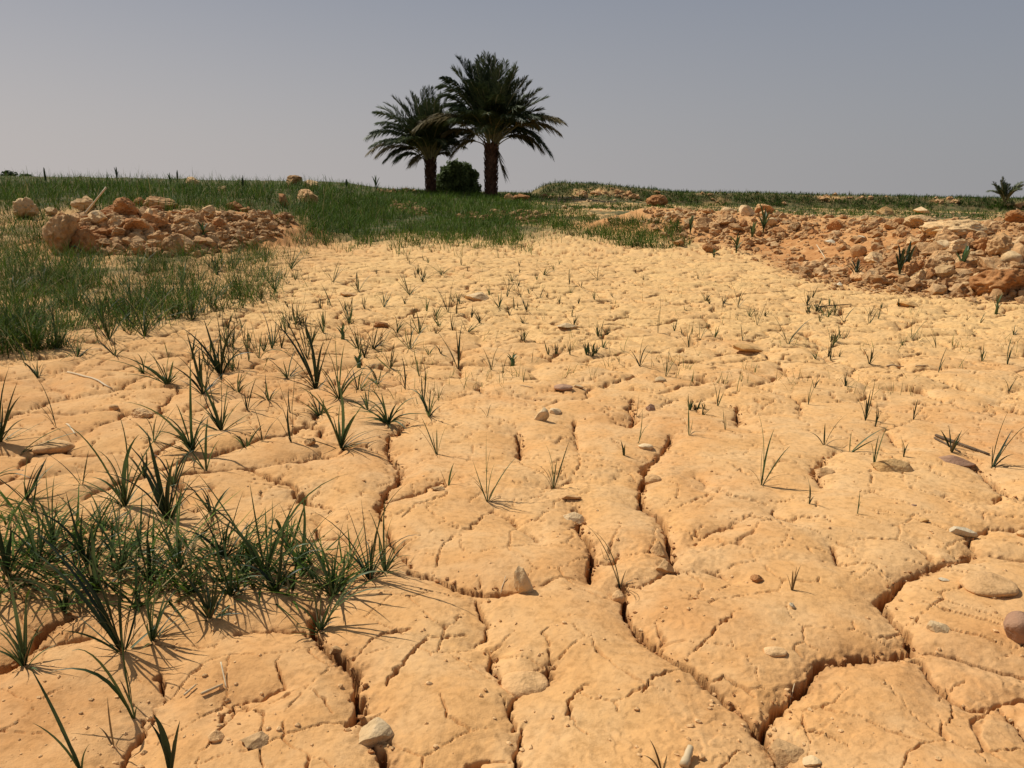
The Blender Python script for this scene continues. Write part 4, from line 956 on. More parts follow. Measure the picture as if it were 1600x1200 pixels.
for g, lab, poly, n, hh in REG:
    P = np.array(poly, float); c = 0; guard = 0
    while c < n and guard < 4000:
        guard += 1
        if c and rr.random() < 0.5: px += rr.gauss(0, 16); py += rr.gauss(0, 7)
        else: px = rr.uniform(P[:, 0].min(), P[:, 0].max()); py = rr.uniform(P[:, 1].min(), P[:, 1].max())
        if not in_poly(np.array([px]), np.array([py]), poly)[0]:
            c = c; px = P[:, 0].mean(); py = P[:, 1].mean(); continue
        if any(abs(px - t[0]) < 12 and abs(py - t[1]) < 12 for t in TUFTS): continue
        mm = ((G1,), (G2,), (G1, G3), (G2, G3))[rr.randrange(4)]
        nb = rr.randint(3, 9); hm = rr.uniform(0.6, 1.7)
        lab = near_label('%s %s sprout' % ('low' if hm < 0.9 else 'tallish' if hm > 1.3 else 'middling', ('sparse' if nb < 5 else 'bushy' if nb > 7 else 'thin') + (' half dry' if len(mm) > 1 else ' dark' if mm[0] == G2 else ' green')), px, py, FM)
        tuft('grass_sprout', px, py, auto_blades(nb, hh * hm, rr.uniform(0.4, 0.95), 0.0055, rr.randrange(99999), 0.3, dmat=0.35), lab, 'grass sprout', g, mats=mm, parts=False, seed=c)
        c += 1
MD = [(425, 545, 60), (450, 590, 46), (372, 612, 50), (300, 560, 50), (225, 585, 34), (420, 625, 44), (560, 610, 50), (575, 640, 40), (500, 650, 48), (610, 575, 44), (640, 545, 50), (545, 505, 44), (505, 520, 40), (462, 505, 46), (600, 480, 36), (640, 460, 34), (560, 455, 34), (520, 440, 34), (660, 440, 30), (690, 430, 28), (385, 700, 40), (240, 690, 60), (270, 760, 60), (330, 800, 64), (225, 745, 44), (160, 830, 60), (560, 545, 36), (655, 520, 40), (730, 520, 34), (120, 560, 40), (180, 555, 36), (355, 540, 50), (620, 520, 34), (670, 650, 50), (590, 600, 40), (440, 830, 70), (40, 780, 60), (60, 590, 30), (800, 440, 24), (850, 430, 20), (780, 480, 26)]
MM = [(533, 700, 'tall broad bladed tuft'), (606, 662, 'green rosette over the crack'), (494, 608, 'very dark broad leaved clump'), (345, 590, 'dark bushy clump with arching leaves'), (262, 600, 'low tuft sweeping left'), (346, 672, 'tall thin tuft with curled leaves'), (300, 705, 'dense tangled clump'), (262, 812, 'dark fan over a hole'), (195, 790, 'pale green slender tuft'), (583, 545, 'thick upright blade'), (655, 588, 'feathery stalks'), (140, 597, 'pale straw stalk'), (716, 576, 'dark upright fan of grass'), (746, 465, 'pale yellow wedge of stone'), (415, 900, 'big tuft with the arching blade'), (545, 460, 'flat mud flake'), (934, 437, 'wide dark spiky tuft'), (814, 465, 'small forked tuft')]
for i, (px, py, hp) in enumerate(MD):
    hm = hp * P3(px, py)[1] / F; nb = 9 + (i * 5) % 7
    tuft('grass_tuft', px, py, auto_blades(nb, hm * 1.45, 1.1, 0.0054, 6000 + i, 0.7, dmat=0.45), near_label('%s tuft of fine blades' % ('dense' if nb > 12 else 'loose'), px, py, MM), 'grass tuft', 'fine bladed tufts of the left half', mats=(G2, G1) if i % 2 else (G1, G2), seed=50 + i, parts=hp > 36)
# larger tufts inside the grassy left margin, before the bank
LT = [(20, 470), (70, 450), (120, 480), (160, 500), (205, 470), (250, 500), (285, 455), (330, 480), (340, 430), (375, 460), (400, 440), (365, 420), (30, 520), (170, 530), (225, 525), (300, 500), (430, 455), (415, 410), (455, 420), (130, 430), (215, 425)]
for i, (px, py) in enumerate(LT):
    tuft('grass_tuft', px, py, auto_blades(26, 0.30, 0.95, 0.0050, 4000 + i, 0.6, dmat=0.3), near_label('thick green tuft', px, py, [(0, 500, 'left picture edge'), (100, 440, 'bare patch before the left heap'), (230, 510, 'front of the patchy left grass'), (330, 430, 'grass before the heap front'), (440, 430, 'right edge of the left grass'), (300, 500, 'tip of the patchy left grass')]), 'grass tuft', 'tufts of the patchy grass at left', mats=(G1, G2), parts=False, seed=i)

# ------------------------------------------------------------------ stones and clods
def ico(sub):
    bm = bmesh.new(); bmesh.ops.create_icosphere(bm, subdivisions=sub, radius=1.0)
    V = np.array([v.co[:] for v in bm.verts]); T_ = np.array([[v.index for v in f.verts] for f in bm.faces]); bm.free()
    return V, T_
ICO = {k: ico(k) for k in (1, 2, 3, 4, 5)}
def n3(V, s, seed):
    return np.array([mnoise.noise(Vector(v) * s + Vector((seed * 3.1, seed * 1.7, seed))) for v in V])
def stone_mesh(name, seed, sub=3, cuts=9, rough=0.05, lump=0.0, pit=0.0, smooth=True, cutmin=0.55, cutmax=0.9):
    rs = np.random.RandomState(seed)
    V, T_ = ICO[sub]; V = V.copy()
    V *= (1 + 0.22 * n3(V, 1.1, seed))[:, None]
    for _ in range(cuts):
        n = rs.normal(size=3); n /= np.linalg.norm(n); d = rs.uniform(cutmin, cutmax)
        V -= np.clip(V @ n - d, 0, None)[:, None] * n * 0.93
    U = V / np.linalg.norm(V, axis=1)[:, None]
    if lump: V += U * (lump * (1 - 2.0 * np.abs(n3(V, 2.4, seed + 5))))[:, None] * 0.8
    if pit: V += U * (pit * (n3(V, 6.0, seed + 7) + 0.7 * n3(V, 12.0, seed + 8)))[:, None]
    V += U * (rough * n3(V, 4.5, seed + 9))[:, None]
    V = (V - (V.max(0) + V.min(0)) / 2) / ((V.max(0) - V.min(0)) / 2)
    return mesh_np(name, V, Ft=T_, smooth=smooth)
def place_stone(name, me, mat, px, py, w, h=0.6, d=0.8, rz=None, sink=0.3, label=None, cat=None, group=None, tilt=(0, 0), own=False):
    """w: width in photograph pixels; h, d: height and depth as shares of the width"""
    loc, t = P3(px, py)
    s = w * 0.5 * t / F
    o = bpy.data.objects.new(name, me if mat is None else me)
    COL.objects.link(o)
    if not me.materials: me.materials.append(M[mat])
    o.material_slots[0].link = 'OBJECT'; o.material_slots[0].material = M[mat]
    o.scale = (s, s * d, s * h)
    o.rotation_euler = (tilt[0], tilt[1], rr.uniform(-0.3, 0.3) if rz is None else rz)
    o.location = loc + Vector((0, 0, s * h * (1 - 2 * sink)))
    if label: tag(o, label, cat, group)
    return o
ANG = [stone_mesh('stone', 100 + i, 4, 13, 0.035, cutmin=0.38, cutmax=0.75, smooth=False) for i in range(7)]
RND = [stone_mesh('stone', 130 + i, 4, 3, 0.05, cutmin=0.8, cutmax=0.95) for i in range(3)]
CLB = [stone_mesh('clod', 160 + i, 5, 9, 0.08, 0.20, 0.09, cutmin=0.5, cutmax=0.9) for i in range(4)]
CLM = [stone_mesh('clod', 180 + i, 4, 12, 0.08, 0.12, 0.07, cutmin=0.42, cutmax=0.85, smooth=False) for i in range(8)]
CLS = [stone_mesh('clod', 200 + i, 3, 12, 0.10, 0.08, 0.06, cutmin=0.4, cutmax=0.8, smooth=False) for i in range(6)]
STONES = [  # px, py, width px, h, d, mesh, material, rz, sink, label
 (582, 1158, 68, .62, .8, ANG[0], 'limestone', .2, .25, 'fist sized pale angular stone sitting in the wide crack at bottom left'),
 (818, 926, 32, 2.0, .8, ANG[1], 'limestone', .3, .30, 'upright elongated pale stone stuck in the mud near the bottom centre'),
 (897, 812, 34, .45, .7, ANG[2], 'limestone', .1, .25, 'small flat pale stone lying at the top of the black crack'),
 (1030, 866, 30, 1.3, .9, ANG[3], 'mud_stone', -.3, .45, 'mud coated slab leaning beside the long central crack'),
 (1038, 893, 30, .9, .8, ANG[4], 'mud_stone', .8, .35, 'mud coated block below the leaning slab'),
 (966, 938, 22, 1.0, .8, RND[0], 'mud_stone', 0, .3, 'pale pebble at the head of the long crack'),
 (1502, 838, 44, .42, .5, ANG[5], 'white_stone', -.1, .2, 'bone shaped whitish stone on the right foreground mud'),
 (1466, 984, 34, .45, .7, ANG[6], 'limestone', -.4, .3, 'small flat pale stone on the right foreground plate'),
 (1592, 995, 52, 1.1, .9, RND[1], 'stone_brown', .2, .25, 'brown rounded stone cut by the right edge of the picture'),
 (1211, 1020, 36, .35, .7, RND[2], 'mud_stone', 0, .35, 'half buried oval pebble in the right foreground'),
 (1546, 915, 92, .30, .8, RND[0], 'mud_stone', .15, .45, 'large half buried greyish stone at the right foreground'),
 (1183, 908, 20, .8, .8, CLM[0], 'clod_orange', 0, .3, 'small dark crumbly clod in a hole in the right foreground'),
 (1168, 549, 48, .32, .6, ANG[1], 'stone_orange', .1, .2, 'orange and cream lump of rock lying in the right field'),
 (1395, 733, 66, .30, .45, ANG[2], 'stone_orange', .05, .2, 'flat ochre stone with a pale end in the right field'),
 (1495, 724, 60, .30, .7, ANG[3], 'stone_brown', .1, .35, 'flat brownish half buried stone right of the ochre one'),
 (746, 471, 38, .5, .6, ANG[4], 'limestone', .35, .25, 'pale yellow wedge of stone in the upper centre of the field'),
 (846, 656, 24, 1.1, .9, ANG[0], 'limestone', 0, .25, 'whitish angular stone standing on the centre of the mud'),
 (868, 645, 20, .45, .8, ANG[6], 'limestone', .2, .2, 'flat pale stone just right of the whitish standing one'),
 (880, 608, 30, .35, .7, RND[2], 'stone_brown', .1, .25, 'dark brown curved stone near the field centre'),
 (903, 606, 18, .35, .7, ANG[5], 'limestone', 0, .25, 'little pale stone against the dark brown curved one'),
 (1017, 641, 16, .8, .8, ANG[2], 'stone_brown', .5, .2, 'small brown cube like stone by a crack in the field centre'),
 (888, 512, 36, .3, .6, ANG[3], 'limestone', .5, .3, 'tilted flat slab in the upper centre of the field'),
 (1009, 700, 24, .4, .8, RND[1], 'limestone', 0, .3, 'whitish pebble above the long central crack'),
 (1032, 597, 20, .6, .8, RND[0], 'limestone', 0, .3, 'rounded pale stone at the foot of a forked sprout'),
 (1020, 752, 26, .7, .9, RND[2], 'mud_stone', 0, .4, 'rounded mud lump on the right lip of the long crack'),
 (684, 766, 22, .35, .5, ANG[4], 'mud_stone', .2, .2, 'small lifted flake of mud at centre left'),
 (892, 780, 34, .25, .35, ANG[5], 'mud_stone', .2, .2, 'narrow flake of mud below the half dry sprout'),
 (1430, 793, 12, .5, .8, ANG[6], 'stone_brown', 0, .2, 'tiny brown pebble in the right foreground'),
 (1444, 815, 14, .5, .8, ANG[0], 'stone_orange', 0, .2, 'tiny orange pebble left of the bone shaped stone'),
 (1474, 907, 18, .3, .6, ANG[1], 'white_stone', 0, .2, 'little white chip beside the right foreground crack'),
 (1600, 838, 24, .6, .8, RND[1], 'mud_stone', 0, .3, 'rounded stone above the right edge crack'),
 (1290, 740, 34, .4, .6, ANG[2], 'mud_stone', -.2, .3, 'mud slab tipped over the crack in the right field'),
 (338, 1155, 26, .8, .8, ANG[3], 'mud_stone', 0, .3, 'small squarish clod in the lower left cracks'),
 (398, 1162, 44, .55, .8, ANG[4], 'mud_stone', .3, .4, 'blocky half buried clod right of the squarish one'),
 (525, 1020, 18, .9, .9, ANG[5], 'mud_stone', .6, .3, 'curved mud flake standing in the crack at lower left'),
 (85, 700, 60, .35, .6, RND[0], 'mud_stone', .4, .45, 'rounded mud lump beneath the long blades at left'),
 (178, 640, 14, .8, .9, RND[1], 'mud_stone', 0, .25, 'small round pebble on the left mud'),
 (222, 650, 34, .6, .8, CLM[2], 'mud_stone', 0, .4, 'crumbly lump over a hollow on the left mud'),
 (484, 695, 18, .9, .9, CLM[3], 'mud_stone', 0, .3, 'small crumbly lump left of the tall broad bladed tuft'),
 (1230, 1182, 60, .5, .8, ANG[6], 'mud_stone', -.5, .45, 'mud coated slab sunk beside the wide bottom crack'),
 (1268, 1190, 30, .35, .8, ANG[0], 'limestone', 0, .4, 'smooth pale pebble right of the wide bottom crack'),
 (820, 1070, 74, .42, .85, RND[2], 'mud_stone', 0, .48, 'rounded mud nodule ringed by a crack at the bottom centre'),
 (545, 462, 26, .35, .6, ANG[1], 'mud_stone', .2, .3, 'flat mud flake among the sprouts at upper left'),
 (596, 512, 24, .6, .8, CLM[4], 'clod_orange', 0, .3, 'brown crumbly lump among the mid left sprouts'),
 (1312, 449, 10, 1.1, .9, ANG[3], 'white_stone', 0, .2, 'tiny white pebble on the mud below the rubble'),
 (1418, 478, 30, .4, .7, ANG[4], 'stone_orange', 0, .3, 'orange flake on the mud before the right rubble'),
 (640, 1008, 0.1, 1, 1, None, '', 0, 0, ''),
]
for px, py, w, h, d, me, mt_, rz_, sk, lab in STONES:
    if me is None: continue
    place_stone('stone' if 'clod' not in lab and 'lump' not in lab and 'flake' not in lab else ('mud_flake' if 'flake' in lab else 'clod'), me, mt_, px, py, w, h, d, rz_, sk, lab, 'stone' if ('clod' not in lab and 'lump' not in lab and 'flake' not in lab) else 'clod')

# left heap: the clods one can name
LH = [  # px, py base, width px, h, d, mesh, material, label
 (100, 392, 52, 1.25, .9, CLB[0], 'clod', 'largest clod of the left heap, its lit face towards the left'),
 (132, 396, 36, 1.3, .9, CLB[1], 'clod_orange', 'shaded rough clod leaning on the largest one at the heap front'),
 (198, 338, 40, .85, .9, CLB[2], 'clod_orange', 'big round reddish clod on top of the left heap'),
 (220, 322, 18, .9, .9, CLM[0], 'clod_orange', 'small rough clod right against the big round reddish one'),
 (42, 340, 36, 1.0, .9, CLB[3], 'clod_pale', 'yellowish clod overgrown with grass at the left end of the heap'),
 (133, 330, 34, .8, .9, CLM[1], 'clod_pale', 'pale clod on top of the heap under the stick'),
 (158, 348, 26, .8, .5, ANG[1], 'limestone', 'pale wedge shaped stone in the heap right of the stick'),
 (120, 352, 30, .7, .9, CLM[2], 'clod', 'rough clod in the heap just behind the largest one'),
 (186, 362, 32, .8, .9, CLM[3], 'clod', 'clod in the middle of the heap below the big round one'),
 (214, 364, 38, .7, .9, CLM[4], 'clod_orange', 'lumpy clod right of the one below the big round one'),
 (250, 330, 48, .55, .9, CLM[5], 'clod', 'wide flat topped clod on the heap crest'),
 (232, 346, 34, .7, .5, ANG[2], 'limestone', 'tan slab standing under the wide flat topped clod'),
 (176, 335, 34, .5, .9, CLM[6], 'clod_orange', 'low reddish clod left of the big round one'),
 (273, 400, 34, 1.2, .9, CLB[1], 'clod', 'tall block with a split face at the heap front'),
 (245, 382, 28, .9, .9, CLM[7], 'clod', 'clod left of the tall split block'),
 (217, 384, 26, .7, .9, ANG[3], 'clod', 'squarish clod at the front of the heap below its middle'),
 (326, 338, 22, .9, .7, ANG[4], 'clod_pale', 'pale angular block standing near the heap middle'),
 (368, 330, 32, .55, .9, CLM[0], 'clod_orange', 'flat reddish clod at the back of the heap'),
 (386, 332, 18, .6, .9, CLM[1], 'clod_orange', 'small reddish clod right of the flat one at the back'),
 (442, 322, 20, 1.1, .8, ANG[5], 'clod_orange', 'upright pointed clod at the right end of the heap'),
 (480, 318, 36, .7, .8, CLM[2], 'clod', 'rough clod in the grass at the far right end of the heap'),
 (282, 352, 26, .7, .9, CLM[3], 'clod', 'rounded clod on the middle of the heap'),
 (296, 338, 20, .7, .9, CLM[4], 'clod', 'small rounded clod behind the middle of the heap'),
 (80, 336, 24, .6, .9, CLM[5], 'clod_pale', 'small pale clod at the left shoulder of the heap'),
 (96, 345, 24, .6, .9, CLM[6], 'clod_orange', 'shaded clod behind the largest one'),
 (305, 366, 22, .8, .9, CLM[7], 'clod_pale', 'pale clod beside the leafy plant in the heap'),
 (322, 386, 34, .5, .9, CLM[1], 'clod', 'low clod with straw on it at the heap front'),
 (300, 290, 22, .7, .9, CLM[2], 'clod_pale', 'pale clod high in the grass of the left bank'),
 (347, 300, 14, .8, .9, CLM[3], 'clod_pale', 'small pale clod in the bank grass behind the heap'),
 (462, 290, 26, .7, .9, CLM[4], 'clod', 'clod on the bank crest above the heap right end'),
 (487, 296, 28, .6, .9, CLM[5], 'clod_pale', 'pale clod on the bank crest next to its neighbour'),
]
for px, py, w, h, d, me, mt_, lab in LH:
    place_stone('clod' if 'stone' not in lab and 'slab' not in lab else 'stone', me, mt_, px, py, w, h, d, rr.uniform(-1, 1), 0.12, lab, 'clod' if 'stone' not in lab and 'slab' not in lab else 'stone')
# right rubble: the clods one can name
RHs = [
 (1560, 460, 90, .55, .9, CLB[0], 'clod_orange', 'big orange smooth clod at the lower right of the rubble'),
 (1490, 370, 110, .30, .8, CLB[1], 'clod_pale', 'broad pale crusted slab overhanging the right rubble'),
 (1440, 356, 60, .40, .8, CLB[2], 'clod_pale', 'pale crusted slab left of the broad one'),
 (1562, 400, 42, .9, .9, CLB[3], 'clod', 'large rounded rough clod right of the broad slab'),
 (1580, 414, 32, .8, .9, RND[0], 'limestone', 'smooth pale rounded stone near the right edge of the rubble'),
 (1596, 420, 20, .6, .9, CLM[0], 'clod_pale', 'small clod touching the smooth pale stone'),
 (1552, 420, 32, .6, .8, ANG[0], 'clod_pale', 'flat pale stone left of the smooth rounded one'),
 (1478, 396, 36, .7, .6, ANG[1], 'limestone', 'tan slab leaning below the broad crust'),
 (1425, 384, 28, .6, .9, CLM[1], 'clod_pale', 'pale clod under the left crusted slab'),
 (1510, 388, 24, .6, .9, CLM[2], 'clod', 'clod below the broad pale slab'),
 (1590, 348, 40, .6, .9, CLB[2], 'clod_orange', 'dark hollow clod at the right edge of the rubble top'),
 (1384, 336, 26, .6, .9, ANG[2], 'stone_orange', 'reddish stone on the crest of the right rubble'),
 (1440, 334, 26, .5, .9, ANG[3], 'limestone', 'cream stone on the crest right of the reddish one'),
 (1346, 434, 40, .7, .9, CLM[3], 'clod_orange', 'orange brown clod at the foot of the rubble between two tufts'),
 (1340, 402, 26, .9, .9, RND[1], 'clod', 'smooth rounded clod half way up the eroded slope'),
 (1296, 382, 18, .5, .8, ANG[4], 'white_stone', 'white stone on the bare orange slope'),
 (1344, 376, 16, .6, .9, ANG[5], 'white_stone', 'small whitish stone higher on the orange slope'),
 (1168, 336, 26, .7, .9, ANG[6], 'limestone', 'whitish round stone on the crest behind the leafy plants'),
 (1136, 334, 20, .6, .9, RND[2], 'clod_pale', 'pale rounded clod on the left part of the crest'),
 (1194, 334, 30, .6, .9, CLM[4], 'clod', 'clod on the crest right of the whitish stone'),
 (1202, 354, 24, .7, .9, ANG[0], 'clod_pale', 'pale clod behind the taller leafy plant'),
 (1150, 362, 26, .6, .9, ANG[1], 'clod', 'tan block in the rubble between the leafy plants'),
 (1108, 394, 26, .6, .9, CLM[5], 'clod_orange', 'ochre block at the foot of the rubble left part'),
 (1132, 350, 30, .8, .9, CLM[6], 'clod', 'rough clod over a dark hollow in the left rubble'),
 (1060, 384, 18, .7, .9, CLM[7], 'clod', 'small clod at the rubble foot beside green grass'),
 (1025, 322, 36, .6, .9, CLB[1], 'clod_orange', 'brown earth hump on the far bank'),
 (795, 314, 18, .8, .9, CLM[0], 'clod', 'rough stone beside the foot of the big palm'),
 (812, 313, 30, .4, .9, CLM[1], 'clod_orange', 'low heap of earth right of the big palm'),
 (1460, 424, 34, .7, .9, CLM[2], 'clod', 'rough clod left of the pale green plant'),
 (1420, 432, 36, .8, .9, CLB[3], 'clod_orange', 'orange clod behind the dark tuft at the rubble foot'),
 (1524, 432, 24, .7, .9, CLM[3], 'clod_orange', 'round orange clod above the big smooth one'),
]
for px, py, w, h, d, me, mt_, lab in RHs:
    nm = 'stone' if ('stone' in lab and 'stone beside' not in lab.replace('rough stone beside', '')) else 'clod'
    nm = 'stone' if ' stone' in lab.split(' right of ')[0].split(' touching ')[0].split(' near ')[0] else 'clod'
    place_stone(nm, me, mt_, px, py, w, h, d, rr.uniform(-0.5, 0.5), 0.15, lab, nm)

# the other clods of the heaps, each its own object, sharing a few shapes
CNAME = {'clod': 'tan', 'clod_orange': 'reddish', 'clod_pale': 'pale'}
def heap_fill(poly, n, wlo, whi, group, label, mats, seed, test, marks):
    rs = np.random.RandomState(seed); c = 0
    P = np.array(poly, float)
    while c < n:
        px = rs.uniform(P[:, 0].min(), P[:, 0].max()); py = rs.uniform(P[:, 1].min(), P[:, 1].max())
        if not in_poly(np.array([px]), np.array([py]), poly)[0]: continue
        x, y, zz, t = hit([px], [py])
        if math.isnan(t[0]) or not test(x[0], y[0]): continue
        wm = rs.uniform(wlo, whi) ** 1.0 if rs.rand() < 0.3 else rs.uniform(wlo, 0.5 * (wlo + whi))
        w = wm / (t[0] / F)
        me = (CLS + CLM)[rs.randint(0, 14)] if rs.rand() < 0.75 else ANG[rs.randint(0, 7)]
        mk_ = mats[rs.randint(0, len(mats))]
        label = near_label('%s %s clod' % ('tiny' if w < 11 else 'small' if w < 17 else 'midsize' if w < 25 else 'large', CNAME[mk_]), px, py, marks)
        o = place_stone('clod', me, mk_, px, py, w, rs.uniform(.5, .85), rs.uniform(.7, 1.0), rs.uniform(0, 6.28), rs.uniform(0.15, 0.35), label, 'clod', group, (rs.uniform(-.4, .4), rs.uniform(-.4, .4)))
        c += 1
inH = lambda x, y: SDH(np.array([x]), np.array([y]))[0] > -0.1
inR = lambda x, y: SDR(np.array([x]), np.array([y]))[0] > -0.05 and math.exp(-(((x - 3.35) / 0.7) ** 2 + ((y - 8.8) / 1.3) ** 2)) < 0.35
HM = [(100, 392, 'largest heap clod'), (198, 338, 'big round reddish clod'), (158, 348, 'pale wedge shaped stone'), (250, 330, 'wide flat topped clod'), (273, 400, 'tall split block'), (326, 338, 'pale angular block'), (368, 330, 'flat reddish back clod'), (442, 322, 'upright pointed clod'), (186, 362, 'clod below the big round one'), (282, 352, 'rounded middle clod'), (322, 386, 'low clod with straw'), (133, 330, 'dry yellow stick'), (318, 372, 'leafy heap plant')]
RM = [(1560, 460, 'big orange smooth clod'), (1490, 370, 'broad pale crusted slab'), (1440, 356, 'left crusted slab'), (1562, 400, 'large rounded rough clod'), (1580, 414, 'smooth pale rounded stone'), (1478, 396, 'leaning tan slab'), (1384, 336, 'reddish crest stone'), (1440, 334, 'cream crest stone'), (1346, 434, 'orange brown foot clod'), (1340, 402, 'smooth clod on the slope'), (1296, 382, 'white stone on the slope'), (1168, 336, 'whitish crest stone'), (1192, 366, 'taller leafy plant'), (1078, 366, 'stubby dark green plant'), (1132, 350, 'rough clod over a hollow'), (1404, 436, 'dark tall grassy plant'), (1502, 425, 'pale green broad leaved plant'), (1250, 345, 'top of the bare slope'), (1240, 400, 'foot of the bare slope')]
heap_fill([(80, 312), (480, 300), (490, 330), (430, 360), (330, 395), (130, 400), (80, 360)], 100, 0.09, 0.27, 'clods filling the left heap', 'crumbly reddish clod among the smaller ones of the left heap', ['clod', 'clod', 'clod_orange', 'clod_pale'], 61, inH, HM)
heap_fill([(1040, 322), (1600, 330), (1640, 470), (1330, 450), (1180, 400), (1060, 390)], 150, 0.07, 0.24, 'clods filling the right rubble', 'rough tan clod among the smaller ones of the right rubble', ['clod', 'clod', 'clod_pale', 'clod_orange', 'clod'], 62, inR, RM)

# crumbs: rubble too small to pick apart
def crumbs(name, label, x, y, smin, smax, mat, seed, sub=1, sink=0.3):
    # sub 1: 20 triangles each, sub 2: 80
    rs = np.random.RandomState(seed); V0, T0 = ICO[sub]; n = len(x); nv = len(V0)
    jit = 1 + rs.uniform(-0.38, 0.38, (n, nv, 1))
    s = smin + (smax - smin) * rs.rand(n) ** 2.5
    S = np.stack([s, s * rs.uniform(.6, 1, n), s * rs.uniform(.45, .85, n)], -1)
    V = V0[None] * jit * S[:, None, :]
    a = rs.uniform(0, 6.28, n); ca, sa = np.cos(a)[:, None], np.sin(a)[:, None]
    V = np.stack([V[..., 0] * ca - V[..., 1] * sa, V[..., 0] * sa + V[..., 1] * ca, V[..., 2]], -1)
    V += np.stack([x, y, H(x, y) + S[:, 2] * (1 - 2 * sink)], -1)[:, None, :]
    T_ = (T0[None] + (np.arange(n) * nv)[:, None, None]).reshape(-1, 3)
    me = mesh_np(name, V.reshape(-1, 3), Ft=T_, smooth=False)
    return tag(link(name, me, M[mat]), label, name.replace('_', ' '), kind='stuff')
x1, y1 = scatter_px([(70, 315), (490, 295), (500, 330), (430, 370), (330, 405), (110, 410), (70, 370)], 2200, 71, lambda x, y: (SDH(x, y) > -0.25).astype(float))
crumbs('rubble', 'loose crumbled earth filling the left heap', x1, y1, 0.010, 0.065, 'clod', 72, 2)
x1, y1 = scatter_px([(1000, 322), (1640, 325), (1640, 480), (1330, 465), (1180, 410), (1040, 400)], 5200, 73, lambda x, y: (SDR(x, y) > -0.35) * (1 - 0.8 * np.exp(-(((x - 3.35) / 0.8) ** 2 + ((y - 8.8) / 1.5) ** 2))))
crumbs('rubble', 'loose crumbled earth filling the right rubble', x1, y1, 0.006, 0.030, 'clod', 74, 1)
x1, y1 = scatter_px([(1000, 322), (1640, 325), (1640, 480), (1330, 465), (1180, 410), (1040, 400)], 1500, 93, lambda x, y: (SDR(x, y) > -0.1) * (1 - 0.9 * np.exp(-(((x - 3.35) / 0.8) ** 2 + ((y - 8.8) / 1.5) ** 2))))
crumbs('rubble', 'fist sized broken lumps of earth in the right rubble', x1, y1, 0.020, 0.075, 'clod', 94, 2)
x1, y1 = scatter_xy(3.5, 13, 4.2, 13.8, 3500, 95, lambda x, y: (SDR(x, y) > -0.1) * (x > 0.63 * y))
crumbs('rubble', 'broken lumps of earth carrying the right rubble on to the right', x1, y1, 0.015, 0.09, 'clod', 96, 1)
x1, y1 = scatter_px([(870, 314), (1100, 312), (1640, 322), (1640, 345), (1300, 340), (1100, 345), (1000, 350), (860, 340)], 1500, 75, lambda x, y: (y < 27) * np.clip(0.35 + 2.2 * fbm(x, y, 1.5, 2, 351), 0, 1))
crumbs('gravel', 'pale stones strewn over the grass behind the right rubble', x1, y1, 0.015, 0.065, 'clod_pale', 76, 1)
x1, y1 = scatter_px([(850, 300), (930, 294), (1600, 310), (1620, 328), (1300, 322), (1000, 314), (850, 312)], 700, 77, lambda x, y: np.clip(-0.1 + 2.4 * -fbm(x, y, 1.3, 3, 205), 0, 1))
crumbs('rubble', 'sandy clods on the face of the far bank', x1, y1, 0.03, 0.14, 'clod', 78, 2)
x1, y1 = scatter_px([(600, 310), (650, 318), (680, 335), (650, 340), (610, 322)], 120, 79)
x2, y2 = scatter_px([(715, 335), (800, 330), (860, 338), (830, 350), (790, 345), (720, 343)], 160, 80)
x3, y3 = scatter_px([(590, 296), (650, 296), (650, 302), (590, 302)], 60, 81)
crumbs('rubble', 'small spills of orange stones in the central meadow', np.concatenate([x1, x2, x3]), np.concatenate([y1, y2, y3]), 0.02, 0.09, 'clod', 82, 2)
x1, y1 = scatter_px([(0, 520), (420, 470), (800, 395), (1100, 395), (1640, 480), (1640, 1230), (-40, 1230)], 8000, 83, lambda x, y: 0.10 + 0.6 * ss(1.8, 5, y) + 0.3 * (fbm(x, y, 0.4, 2, 353) > 0.12))
crumbs('soil_crumbs', 'little crumbs of dry mud scattered over the cracked plates', x1, y1, 0.0008, 0.0050, 'mud_stone', 84, 1, 0.35)
# crumbs lodged in the widest cracks
cx, cy = [], []
rs = np.random.RandomState(85)
for k, P in cracks:
    if k < 3: continue
    for (ax, ay), (bx, by) in zip(P[:-1], P[1:]):
        n = max(2, int(math.hypot(bx - ax, by - ay) / 0.0035)); t = rs.rand(n)
        cx.append(ax + (bx - ax) * t + rs.normal(0, 0.006, n)); cy.append(ay + (by - ay) * t + rs.normal(0, 0.006, n))
crumbs('soil_crumbs', 'crumbled orange soil lodged in the wide cracks', np.concatenate(cx), np.concatenate(cy), 0.0012, 0.0055, 'clod_orange', 86, 1, 0.1)

